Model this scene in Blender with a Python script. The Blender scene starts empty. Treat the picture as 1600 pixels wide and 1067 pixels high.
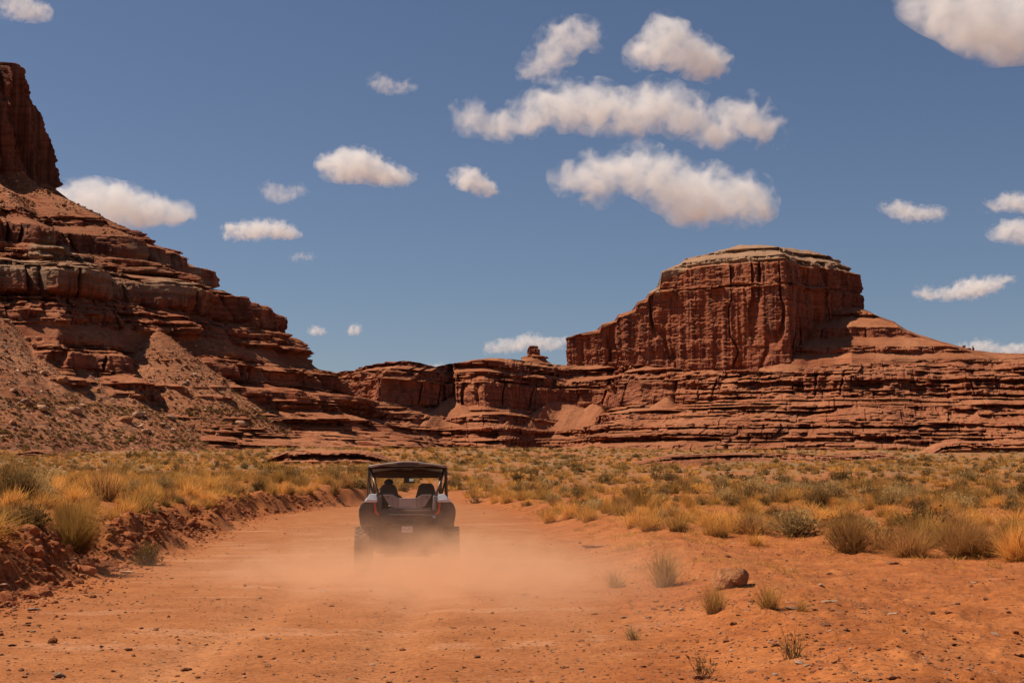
import bpy, bmesh, math, random
import numpy as np
from mathutils import Vector, Matrix

R = math.radians
scene = bpy.context.scene
COL = scene.collection
rng = np.random.default_rng(7)
random.seed(7)

# ------------------------------------------------------------------ camera
F = 2222.0                      # focal length in pixels of the 1600 px wide photograph (50 mm on 36 mm)
CAMZ = 1.5
HORIZON = 745.0
TILT = math.atan((HORIZON - 533.5) / F)
cam_data = bpy.data.cameras.new('camera')
cam_data.lens = 50.0
cam_data.sensor_width = 36.0
cam_data.clip_start = 0.1
cam_data.clip_end = 90000.0
cam = bpy.data.objects.new('camera', cam_data)
COL.objects.link(cam)
cam.location = (0, 0, CAMZ)
cam.rotation_euler = (R(90) + TILT, 0, 0)
scene.camera = cam

def ray(px, py):
    x = (px - 800.0) / F
    u = (533.5 - py) / F
    return Vector((x, math.cos(TILT) - u * math.sin(TILT), math.sin(TILT) + u * math.cos(TILT)))

def at(px, py, Y):
    d = ray(px, py)
    k = Y / d.y
    return Vector((d.x * k, Y, CAMZ + d.z * k))

# ------------------------------------------------------------------ sky, sun, exposure
SUN_TO = Vector((-0.68, 0.14, 1.0)).normalized()
SUN_EL = math.asin(SUN_TO.z)
SUN_AZ = math.atan2(SUN_TO.x, SUN_TO.y)
world = bpy.data.worlds.new('World')
scene.world = world
world.use_nodes = True
wn, wl = world.node_tree.nodes, world.node_tree.links
bg = wn['Background']
sky = wn.new('ShaderNodeTexSky')
sky.sky_type = 'NISHITA'
sky.sun_disc = False
sky.sun_elevation = SUN_EL
sky.sun_rotation = SUN_AZ
sky.altitude = 1400
sky.air_density = 1.0
sky.dust_density = 1.5
sky.ozone_density = 2.5
hs = wn.new('ShaderNodeHueSaturation')
hs.inputs['Saturation'].default_value = 1.0
hs.inputs['Value'].default_value = 1.08
wl.new(sky.outputs['Color'], hs.inputs['Color'])
tint = wn.new('ShaderNodeMix'); tint.data_type = 'RGBA'; tint.blend_type = 'MULTIPLY'
tint.inputs[0].default_value = 1.0
tint.inputs[7].default_value = (1.0, 0.965, 1.0, 1)
wl.new(hs.outputs['Color'], tint.inputs[6])
wl.new(tint.outputs[2], bg.inputs['Color'])
bg.inputs['Strength'].default_value = 0.05

sun_data = bpy.data.lights.new('sun', 'SUN')
sun_data.energy = 4.9
sun_data.angle = R(0.55)
sun_data.color = (1.0, 0.89, 0.74)
sun = bpy.data.objects.new('sun', sun_data)
COL.objects.link(sun)
sun.location = (-60, 20, 120)
sun.rotation_euler = (-SUN_TO).to_track_quat('-Z', 'Y').to_euler()

vs = scene.view_settings
vs.view_transform = 'Standard'
vs.look = 'None'
vs.exposure = 0.3
vs.gamma = 1.0
vs.use_curve_mapping = False
scene.render.engine = 'CYCLES'
cy = scene.cycles
cy.use_denoising = True
cy.max_bounces = 8
cy.diffuse_bounces = 3
cy.glossy_bounces = 3
cy.transmission_bounces = 4
cy.transparent_max_bounces = 12
cy.volume_bounces = 5
cy.use_adaptive_sampling = True
cy.adaptive_threshold = 0.02

# ------------------------------------------------------------------ noise
def h01(ix, iy, iz, seed=0):
    with np.errstate(over='ignore'):
        n = (ix.astype(np.int64) * 374761393 + iy.astype(np.int64) * 668265263
             + iz.astype(np.int64) * 2147483647 + seed * 974634777)
        n = (n ^ (n >> 13)) * 1274126177
        n = n ^ (n >> 16)
        n = (n * 2246822519) & 0xFFFFFFFF
        n = (n ^ (n >> 15)) & 0xFFFFFF
    return n.astype(np.float32) / np.float32(0xFFFFFF)

def vnoise(x, y, z, seed=0):
    x, y, z = np.broadcast_arrays(np.asarray(x, np.float64), np.asarray(y, np.float64), np.asarray(z, np.float64))
    ix, iy, iz = np.floor(x).astype(np.int64), np.floor(y).astype(np.int64), np.floor(z).astype(np.int64)
    fx, fy, fz = x - ix, y - iy, z - iz
    fx = fx * fx * fx * (fx * (fx * 6 - 15) + 10)
    fy = fy * fy * fy * (fy * (fy * 6 - 15) + 10)
    fz = fz * fz * fz * (fz * (fz * 6 - 15) + 10)
    def c(a, b, d): return h01(ix + a, iy + b, iz + d, seed)
    x00 = c(0,0,0) * (1 - fx) + c(1,0,0) * fx
    x10 = c(0,1,0) * (1 - fx) + c(1,1,0) * fx
    x01 = c(0,0,1) * (1 - fx) + c(1,0,1) * fx
    x11 = c(0,1,1) * (1 - fx) + c(1,1,1) * fx
    y0 = x00 * (1 - fy) + x10 * fy
    y1 = x01 * (1 - fy) + x11 * fy
    return (y0 * (1 - fz) + y1 * fz) * 2 - 1

def fbm(x, y, z, octaves=4, seed=0, gain=0.5):
    s = 0.0; a = 1.0; t = 0.0
    for o in range(octaves):
        k = 2.03 ** o
        s = s + a * vnoise(np.asarray(x) * k + o * 17.3, np.asarray(y) * k + o * 5.1, np.asarray(z) * k - o * 9.7, seed + o)
        t += a; a *= gain
    return s / t * 1.6

def sstep(a, b, x):
    t = np.clip((np.asarray(x, float) - a) / (b - a), 0, 1)
    return t * t * (3 - 2 * t)

def blocks(s, z, thick, width, seed):
    """per-block random value in a coursed, bedded rock face"""
    zz = z / thick
    zi = np.floor(zz)
    zi0 = zi.astype(np.int64)
    zero = np.zeros_like(zi0)
    wmul = 0.5 + 1.2 * h01(zi0, zero, zero, seed)
    off = 50 * h01(zi0, zero + 3, zero, seed + 1)
    si = np.floor(s / (width * wmul) + off).astype(np.int64)
    return h01(si, zi0, zero + 7, seed + 2), h01(zi0, zero + 1, zero, seed + 5)

# ------------------------------------------------------------------ mesh / object helpers
def link(o, parent=None):
    COL.objects.link(o)
    if parent is not None:
        o.parent = parent
    return o

def grid_faces(n, m):
    i = np.arange(n - 1)[:, None]; j = np.arange(m - 1)[None, :]
    a = (i * m + j).ravel()
    return np.stack([a, a + m, a + m + 1, a + 1], 1)

def np_mesh(name, verts, faces, smooth=True, attrs=None):
    verts = np.ascontiguousarray(verts, np.float32); faces = np.ascontiguousarray(faces, np.int32)
    me = bpy.data.meshes.new(name)
    k = faces.shape[1]
    me.vertices.add(len(verts)); me.vertices.foreach_set('co', verts.ravel())
    me.loops.add(faces.size); me.loops.foreach_set('vertex_index', faces.ravel())
    me.polygons.add(len(faces))
    me.polygons.foreach_set('loop_start', np.arange(0, faces.size, k, dtype=np.int32))
    me.update(calc_edges=True)
    me.polygons.foreach_set('use_smooth', np.full(len(faces), smooth, bool))
    for an, av in (attrs or {}).items():
        at_ = me.attributes.new(an, 'FLOAT', 'POINT')
        at_.data.foreach_set('value', np.ascontiguousarray(av, np.float32).ravel())
    me.validate()
    return me

def tag(o, label=None, cat=None, group=None, kind=None):
    if label: o['label'] = label
    if cat: o['category'] = cat
    if group: o['group'] = group
    if kind: o['kind'] = kind
    return o

def empty(name, loc=(0, 0, 0), rz=0.0):
    o = bpy.data.objects.new(name, None)
    o.empty_display_size = 0.2
    COL.objects.link(o)
    o.location = loc; o.rotation_euler = (0, 0, rz)
    return o

# ------------------------------------------------------------------ material helpers
class NT:
    def __init__(self, name):
        self.m = bpy.data.materials.new(name); self.m.use_nodes = True
        self.n, self.l = self.m.node_tree.nodes, self.m.node_tree.links
        self.b = self.n['Principled BSDF']; self.out = self.n['Material Output']
    def new(self, t, **kw):
        nd = self.n.new(t)
        for k, v in kw.items(): setattr(nd, k, v)
        return nd
    def val(self, sock, v):
        if isinstance(v, bpy.types.NodeSocket): self.l.new(v, sock)
        elif v is not None: sock.default_value = v
    def math(self, op, a, b=None, c=None, clamp=False):
        nd = self.new('ShaderNodeMath', operation=op, use_clamp=clamp)
        self.val(nd.inputs[0], a)
        if b is not None: self.val(nd.inputs[1], b)
        if c is not None: self.val(nd.inputs[2], c)
        return nd.outputs[0]
    def vmath(self, op, a, b=None):
        nd = self.new('ShaderNodeVectorMath', operation=op)
        self.val(nd.inputs[0], a)
        if b is not None: self.val(nd.inputs[1], b)
        return nd.outputs['Value'] if op in ('DOT_PRODUCT', 'LENGTH', 'DISTANCE') else nd.outputs[0]
    def noise(self, vec, scale, detail=4, rough=0.55, dist=0.0):
        nd = self.new('ShaderNodeTexNoise')
        self.val(nd.inputs['Vector'], vec)
        nd.inputs['Scale'].default_value = scale; nd.inputs['Detail'].default_value = detail
        nd.inputs['Roughness'].default_value = rough; nd.inputs['Distortion'].default_value = dist
        return nd.outputs['Fac']
    def ramp(self, fac, stops, interp='LINEAR'):
        nd = self.new('ShaderNodeValToRGB'); nd.color_ramp.interpolation = interp
        e = nd.color_ramp.elements
        while len(e) < len(stops): e.new(0.5)
        for k, (p, c) in enumerate(stops):
            e[k].position = p; e[k].color = (*c, 1) if len(c) == 3 else c
        self.val(nd.inputs[0], fac)
        return nd.outputs['Color']
    def rng(self, v, a, b, c=0.0, d=1.0, smooth=True):
        nd = self.new('ShaderNodeMapRange'); nd.interpolation_type = 'SMOOTHSTEP' if smooth else 'LINEAR'
        self.val(nd.inputs[0], v)
        for k, x in zip((1, 2, 3, 4), (a, b, c, d)): nd.inputs[k].default_value = x
        return nd.outputs[0]
    def mix(self, f, a, b, blend='MIX'):
        nd = self.new('ShaderNodeMix', data_type='RGBA', blend_type=blend)
        self.val(nd.inputs[0], f)
        for s, v in ((nd.inputs[6], a), (nd.inputs[7], b)):
            if isinstance(v, tuple): v = (*v, 1) if len(v) == 3 else v
            self.val(s, v)
        return nd.outputs[2]
    def attr(self, name):
        return self.new('ShaderNodeAttribute', attribute_name=name).outputs['Fac']
    def pos(self):
        return self.new('ShaderNodeNewGeometry').outputs['Position']
    def obj(self):
        return self.new('ShaderNodeTexCoord').outputs['Object']
    def scale(self, vec, s):
        nd = self.new('ShaderNodeMapping'); self.val(nd.inputs[0], vec); nd.inputs['Scale'].default_value = s
        return nd.outputs[0]
    def bump(self, h, strength=0.5, dist=0.1, normal=None):
        nd = self.new('ShaderNodeBump'); nd.inputs['Strength'].default_value = strength; nd.inputs['Distance'].default_value = dist
        self.val(nd.inputs['Height'], h)
        if normal is not None: self.val(nd.inputs['Normal'], normal)
        return nd.outputs[0]
    def set(self, **kw):
        for k, v in kw.items():
            k = k.replace('_', ' ')
            if isinstance(v, tuple): v = (*v, 1) if len(v) == 3 and 'Color' in k else v
            self.val(self.b.inputs[k], v)
        return self.m

def simple_mat(name, color, rough=0.6, metal=0.0, var=0.25, scale=8.0, dust=0.0, bump=0.0):
    t = NT(name)
    o = t.obj()
    n = t.noise(o, scale, 4)
    dark = tuple(c * (1 - var) for c in color); light = tuple(min(1, c * (1 + var)) for c in color)
    c = t.mix(t.rng(n, 0.3, 0.7), dark, light)
    if dust:
        nz = t.new('ShaderNodeSeparateXYZ'); t.l.new(t.new('ShaderNodeNewGeometry').outputs['Normal'], nz.inputs[0])
        up = t.rng(nz.outputs['Z'], -0.2, 0.9)
        d = t.math('MULTIPLY', t.math('ADD', t.math('MULTIPLY', up, 0.6), 0.4), t.rng(t.noise(o, scale * 0.6, 5), 0.3, 0.7), clamp=True)
        c = t.mix(t.math('MULTIPLY', d, dust), c, (0.36, 0.17, 0.085))
        t.set(Roughness=t.math('ADD', rough, t.math('MULTIPLY', d, 0.3 * dust), clamp=True))
    else:
        t.set(Roughness=rough)
    t.set(Base_Color=c, Metallic=metal)
    if bump: t.set(Normal=t.bump(t.noise(o, scale * 6, 4), bump, 0.01))
    return t.m

# rock of the cliffs: bedded red sandstone and mudstone, sand and rubble where it is not too steep
def rock_material():
    t = NT('red_bedded_rock')
    p = t.pos()
    sep = t.new('ShaderNodeSeparateXYZ'); t.l.new(p, sep.inputs[0])
    nrm = t.new('ShaderNodeSeparateXYZ'); t.l.new(t.new('ShaderNodeNewGeometry').outputs['Normal'], nrm.inputs[0])
    wob = t.noise(p, 0.03, 3)
    bedv = t.new('ShaderNodeCombineXYZ')
    t.val(bedv.inputs[0], t.math('MULTIPLY', sep.outputs[0], 0.012))
    t.val(bedv.inputs[1], t.math('MULTIPLY', sep.outputs[1], 0.012))
    t.val(bedv.inputs[2], t.math('ADD', t.math('MULTIPLY', sep.outputs[2], 0.55), t.math('MULTIPLY', wob, 2.0)))
    beds = t.noise(bedv.outputs[0], 1.0, 5, 0.6)
    col = t.ramp(beds, [(0.25, (0.12, 0.034, 0.018)), (0.40, (0.225, 0.066, 0.032)), (0.52, (0.31, 0.100, 0.048)),
                        (0.62, (0.20, 0.059, 0.029)), (0.78, (0.39, 0.155, 0.08))])
    # water and varnish streaks down steep faces
    st = t.noise(t.scale(p, (0.33, 0.33, 0.018)), 1.0, 5, 0.62)
    steep = t.rng(nrm.outputs['Z'], 0.55, 0.15)
    col = t.mix(t.math('MULTIPLY', t.math('MULTIPLY', t.rng(st, 0.45, 0.60), steep), 0.85), col, (0.085, 0.034, 0.024))
    st2 = t.noise(t.scale(p, (0.21, 0.21, 0.012)), 1.3, 4, 0.6)
    col = t.mix(t.math('MULTIPLY', t.math('MULTIPLY', t.rng(st2, 0.53, 0.66), steep), 0.5), col, (0.42, 0.20, 0.12))
    # grey-green beds
    g = t.attr('grey')
    gcol = t.ramp(t.noise(bedv.outputs[0], 1.7, 4), [(0.35, (0.20, 0.125, 0.075)), (0.5, (0.30, 0.20, 0.125)), (0.65, (0.36, 0.25, 0.16))])
    col = t.mix(g, col, gcol)
    # sand and rubble on gentle ground
    tal = t.attr('talus')
    sandn = t.noise(p, 0.05, 5)
    sand = t.mix(t.rng(sandn, 0.35, 0.65), (0.30, 0.105, 0.047), (0.385, 0.155, 0.074))
    flat = t.rng(nrm.outputs['Z'], 0.55, 0.82)
    sandf = t.math('MAXIMUM', t.math('MULTIPLY', flat, 0.8), tal)
    sand = t.mix(t.math('MULTIPLY', g, 0.75), sand, (0.34, 0.235, 0.15))
    col = t.mix(sandf, col, sand)
    # rubble flecks on the talus
    vor = t.new('ShaderNodeTexVoronoi'); vor.inputs['Scale'].default_value = 0.9; t.l.new(p, vor.inputs['Vector'])
    fl = t.new('ShaderNodeSeparateColor'); t.l.new(vor.outputs['Color'], fl.inputs[0])
    rub = t.attr('rubble')
    col = t.mix(t.math('MULTIPLY', t.math('MULTIPLY', t.rng(fl.outputs[0], 0.62, 0.8), rub), 0.7), col, (0.36, 0.17, 0.088))
    col = t.mix(t.math('MULTIPLY', t.math('MULTIPLY', t.rng(fl.outputs[1], 0.55, 0.8), rub), 0.7), col, (0.13, 0.06, 0.033))
    big = t.noise(p, 0.018, 3)
    col = t.mix(1.0, col, t.ramp(big, [(0.3, (0.80, 0.78, 0.78)), (0.7, (1.12, 1.1, 1.06))]), 'MULTIPLY')
    bh = t.math('ADD', t.math('MULTIPLY', t.noise(t.scale(p, (0.25, 0.25, 1.6)), 1.0, 6, 0.65), 1.0), t.math('MULTIPLY', t.noise(p, 1.1, 5, 0.65), 0.6))
    t.set(Base_Color=col, Roughness=0.95, Specular_IOR_Level=0.1, Normal=t.bump(bh, 0.85, 0.9))
    return t.m
ROCK = rock_material()
# ------------------------------------------------------------------ ground shape
ROAD_Y  = [-60, 0,   8,   15.5, 22,  32,  51,  66, 76, 88, 98, 104, 215]
ROAD_XL = [-4.6, -4.8, -5.1, -5.6, -6.1, -7.1, -9.0, -8.9, -8.2, -6.9, -5.8, -5.5, -5.5]
ROAD_XR = [0.6, 0.7, 0.9, 1.3, 1.4, 1.5, 0.4, -0.9, -2.2, -4.0, -5.2, -5.5, -5.5]
def road_l(y): return np.interp(y, ROAD_Y, ROAD_XL)
def road_r(y): return np.interp(y, ROAD_Y, ROAD_XR)
def open_front(x):      # where the brush starts on the right, as distance
    return np.interp(x, [0.5, 1.4, 2.9, 3.9, 7.2, 8.9, 12, 20], [55, 40, 32.5, 29.5, 27.0, 25.0, 23.2, 19])

def ground_z(x, y, fine=True):
    x = np.asarray(x, float); y = np.asarray(y, float)
    t = np.maximum(y - 62, 0)
    ramp = 0.035 * t * t / (t + 60)
    ramp = ramp / (1 + (ramp / 10.5) ** 4) ** 0.25
    z = ramp + 0.25 * fbm(x / 26, y / 26, 0.3, 3, 11) * sstep(25, 80, y)
    z = z + 1.1 * fbm(x / 70, y / 70, 4.3, 3, 12) * sstep(110, 320, y)
    xl = road_l(y); xr = road_r(y)
    jag = 0.45 * fbm(x / 1.6, y / 1.6, 2.2, 3, 21) + 0.35 * fbm(x / 5, y / 5, 1.2, 2, 22)
    dl = xl - x + jag                      # metres left of the road's left edge
    fade = 1 - sstep(78, 102, y)
    bank = sstep(0.0, 1.25, dl) * 0.74 + sstep(0.6, 5.0, dl) * 0.30
    z = z + bank * fade * (1 + 0.18 * fbm(x / 7, y / 7, 7, 2, 5))
    dr = x - xr + 0.5 * jag
    berm = np.exp(-((dr - 1.6) / 1.1) ** 2) * 0.20 + sstep(0.0, 3.0, dr) * 0.05
    z = z + berm * fade
    plain = sstep(-1.0, 3.5, y - open_front(x)) * sstep(0.3, 2.5, dr)
    z = z + plain * 0.22 * fade
    onroad = sstep(-0.3, 0.5, -dl) * sstep(-0.3, 0.5, -dr)
    # wheel ruts
    c = 0.5 * (xl + xr)
    for off in (-0.9, 0.75):
        z = z - 0.05 * np.exp(-((x - c - 0.55 - off + 0.25 * np.sin(y / 9)) / 0.28) ** 2) * onroad
    if fine:
        near = 1 - sstep(45, 110, y)
        face = sstep(-0.1, 0.3, dl) * (1 - sstep(1.3, 2.4, dl)) * fade
        rough = 1 - 0.55 * onroad
        z = z + near * ((0.030 * rough - 0.008) * fbm(x / 0.9, y / 0.9, 1, 3, 31) + 0.012 * fbm(x / 0.3, y / 0.3, 3, 2, 32) * rough * (1 - sstep(9, 22, y)))
        lumps = np.maximum(0, fbm(x / 0.5, y / 0.7, 8, 2, 33)) ** 1.3
        hole = np.maximum(0, fbm(x / 0.8, y / 0.9, 2, 2, 34) - 0.15)
        z = z + face * near * (0.13 * lumps - 0.20 * hole)
        side = sstep(0.2, 1.5, dr) * near
        z = z + side * 0.06 * np.maximum(0, fbm(x / 0.3, y / 0.3, 5, 3, 36))
        far = sstep(60, 160, y)
        z = z + far * 0.16 * fbm(x / 4.0, y / 4.0, 5, 4, 38)
    return z

def ground_material():
    t = NT('red_sand_and_gravel')
    p = t.pos()
    big = t.noise(p, 0.16, 4)
    med = t.noise(p, 1.3, 6, 0.6)
    fine = t.noise(p, 14.0, 5, 0.65)
    grit = t.noise(p, 45.0, 3, 0.7)
    road = t.attr('road')
    col = t.ramp(med, [(0.28, (0.215, 0.062, 0.017)), (0.5, (0.335, 0.104, 0.028)), (0.72, (0.395, 0.137, 0.042))])
    rcol = t.ramp(med, [(0.28, (0.255, 0.084, 0.026)), (0.5, (0.335, 0.118, 0.038)), (0.72, (0.39, 0.15, 0.054))])
    col = t.mix(road, col, rcol)
    # pale packed slabs and scraped streaks along the road
    sl = t.noise(t.scale(p, (0.42, 0.95, 1)), 1.0, 5, 0.55, 0.6)
    col = t.mix(t.math('MULTIPLY', t.math('MULTIPLY', t.rng(sl, 0.56, 0.63), road), 0.6), col, (0.44, 0.20, 0.098))
    col = t.mix(t.math('MULTIPLY', t.attr('rut'), .8, clamp=True), col, (0.40, 0.16, 0.062))
    col = t.mix(t.math('MULTIPLY', t.rng(big, 0.42, 0.7), 0.35), col, (0.22, 0.06, 0.019))
    # speckle of small stones
    v = t.new('ShaderNodeTexVoronoi'); v.inputs['Scale'].default_value = 22.0; t.l.new(p, v.inputs['Vector'])
    vc = t.new('ShaderNodeSeparateColor'); t.l.new(v.outputs['Color'], vc.inputs[0])
    dot = t.math('MULTIPLY', t.rng(v.outputs['Distance'], 0.34, 0.2), t.rng(vc.outputs[0], 0.72, 0.8))
    col = t.mix(t.math('MULTIPLY', dot, 0.7), col, t.mix(vc.outputs[1], (0.18, 0.06, 0.03), (0.50, 0.27, 0.16)))
    col = t.mix(1.0, col, t.ramp(t.math('ADD', t.math('MULTIPLY', fine, .6), t.math('MULTIPLY', grit, .4)), [(0.36, (0.62, 0.58, 0.55)), (0.5, (1, 1, 1)), (0.62, (1.22, 1.25, 1.28))]), 'MULTIPLY')
    # distant ground: olive and brown cover between the shrubs
    far = t.attr('far')
    fn = t.noise(p, 0.11, 6, 0.65)
    fcol = t.ramp(fn, [(0.34, (0.36, 0.115, 0.042)), (0.47, (0.30, 0.125, 0.05)), (0.56, (0.23, 0.13, 0.055)), (0.7, (0.20, 0.125, 0.055))])
    col = t.mix(far, col, fcol)
    h = t.math('ADD', t.math('MULTIPLY', med, 0.5), t.math('ADD', t.math('MULTIPLY', fine, 0.3), t.math('MULTIPLY', dot, 0.35)))
    t.set(Base_Color=col, Roughness=0.95, Specular_IOR_Level=0.12, Normal=t.bump(h, 0.9, 0.07))
    return t.m
GROUND = ground_material()

def build_ground():
    ys = np.concatenate([np.linspace(-60, 6, 14)[:-1], 6.0 * (760 / 6.0) ** (np.linspace(0, 1, 570) ** 1.0), [900, 1300, 2200, 4500, 9000, 20000, 40000]])
    a_in = np.linspace(-0.45, 0.45, 690)
    a = np.concatenate([[-9, -4, -2.2, -1.4, -1.0, -0.8, -0.65, -0.55, -0.5], a_in, [0.5, 0.55, 0.65, 0.8, 1.0, 1.4, 2.2, 4, 9]])
    Yg, Ag = np.meshgrid(ys, a, indexing='ij')
    Xg = Ag * np.maximum(Yg, 9.0 + 0 * Yg)
    Zg = ground_z(Xg, Yg)
    Zg = np.where(Yg > 800, np.minimum(Zg, 9.0), Zg)
    xl, xr = road_l(Yg), road_r(Yg)
    jag = 0.5 * fbm(Xg / 1.8, Yg / 1.8, 3.1, 3, 41)
    rm = sstep(-0.25, 0.9, Xg - xl + jag) * sstep(-0.25, 0.9, xr - Xg + jag) * (1 - sstep(195, 215, Yg)) 
    cen = 0.5 * (xl + xr); rut = np.zeros_like(Xg)
    for off in (-0.9, 0.75):
        rut = np.maximum(rut, np.exp(-((Xg - cen - 0.55 - off + 0.25 * np.sin(Yg / 9)) / 0.34) ** 2))
    rut = rut * rm * (Yg < 120) * (0.6 + 0.6 * fbm(Xg / 2.5, Yg / 6, 0, 3, 44))
    far = sstep(60, 190, Yg)
    rm = np.maximum(rm, 0.9 * (((Xg - 6.4) / 3.4) ** 2 + ((Yg - 107) / 8) ** 2 + .4 * jag < 1) * (Yg > 90))
    far = far * (1 - rm)
    V = np.stack([Xg, Yg, Zg], -1).reshape(-1, 3)
    n, m = Yg.shape
    fc = grid_faces(n, m)[:, ::-1]
    r = (rm.reshape(-1)[fc].mean(1) > 0.5) & ~((V[fc[:, 0], 1] > 90) & (V[fc[:, 0], 0] > 0))
    for nm, sel, lab in (('dirt_road', r, 'packed orange dirt road with wheel ruts and pale scraped slabs'),
                         ('ground', ~r, 'red sandy desert floor with small stones on both sides of the road')):
        fs = fc[sel]
        used, inv = np.unique(fs, return_inverse=True)
        me = np_mesh(nm, V[used], inv.reshape(fs.shape), True,
                     {'road': rm.reshape(-1)[used], 'far': far.reshape(-1)[used], 'rut': rut.reshape(-1)[used]})
        me.materials.append(GROUND)
        tag(link(bpy.data.objects.new(nm, me)), lab, kind='structure')
build_ground()

# ------------------------------------------------------------------ cliffs
def px_pt(px, D): return np.array([(px - 800.0) / F * D, D])

def resample(pts, step, smooth=0):
    pts = np.asarray(pts, float)
    for _ in range(smooth):                       # corner cutting
        q = np.empty((2 * len(pts) - 2, 2))
        q[0::2] = 0.75 * pts[:-1] + 0.25 * pts[1:]
        q[1::2] = 0.25 * pts[:-1] + 0.75 * pts[1:]
        pts = np.vstack([pts[:1], q, pts[-1:]])
    d = np.r_[0, np.cumsum(np.linalg.norm(np.diff(pts, axis=0), axis=1))]
    s = np.arange(0, d[-1], step)
    return np.stack([np.interp(s, d, pts[:, 0]), np.interp(s, d, pts[:, 1])], 1), s

def sample_profile(prof, step):
    """prof: list of (setback, height, kind of the segment ending here) -> rows"""
    S, Z, K = [prof[0][0]], [prof[0][1]], [prof[0][2]]
    for (s0, z0, _), (s1, z1, k) in zip(prof[:-1], prof[1:]):
        L = math.hypot(s1 - s0, z1 - z0)
        st = {'cliff': step, 'ledge': step, 'slope': step * 1.5, 'flat': step * 5}[k]
        n = max(1, int(L / st))
        for q in range(1, n + 1):
            S.append(s0 + (s1 - s0) * q / n); Z.append(z0 + (z1 - z0) * q / n); K.append(k)
    K = np.array(K)
    return np.array(S), np.array(Z), (K == 'cliff').astype(float), (K == 'ledge').astype(float), (K == 'slope').astype(float), (K == 'flat').astype(float)

def soften(a, n=2):
    for _ in range(n):
        a = np.r_[a[:1], 0.25 * a[:-2] + 0.5 * a[1:-1] + 0.25 * a[2:], a[-1:]]
    return a

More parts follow.
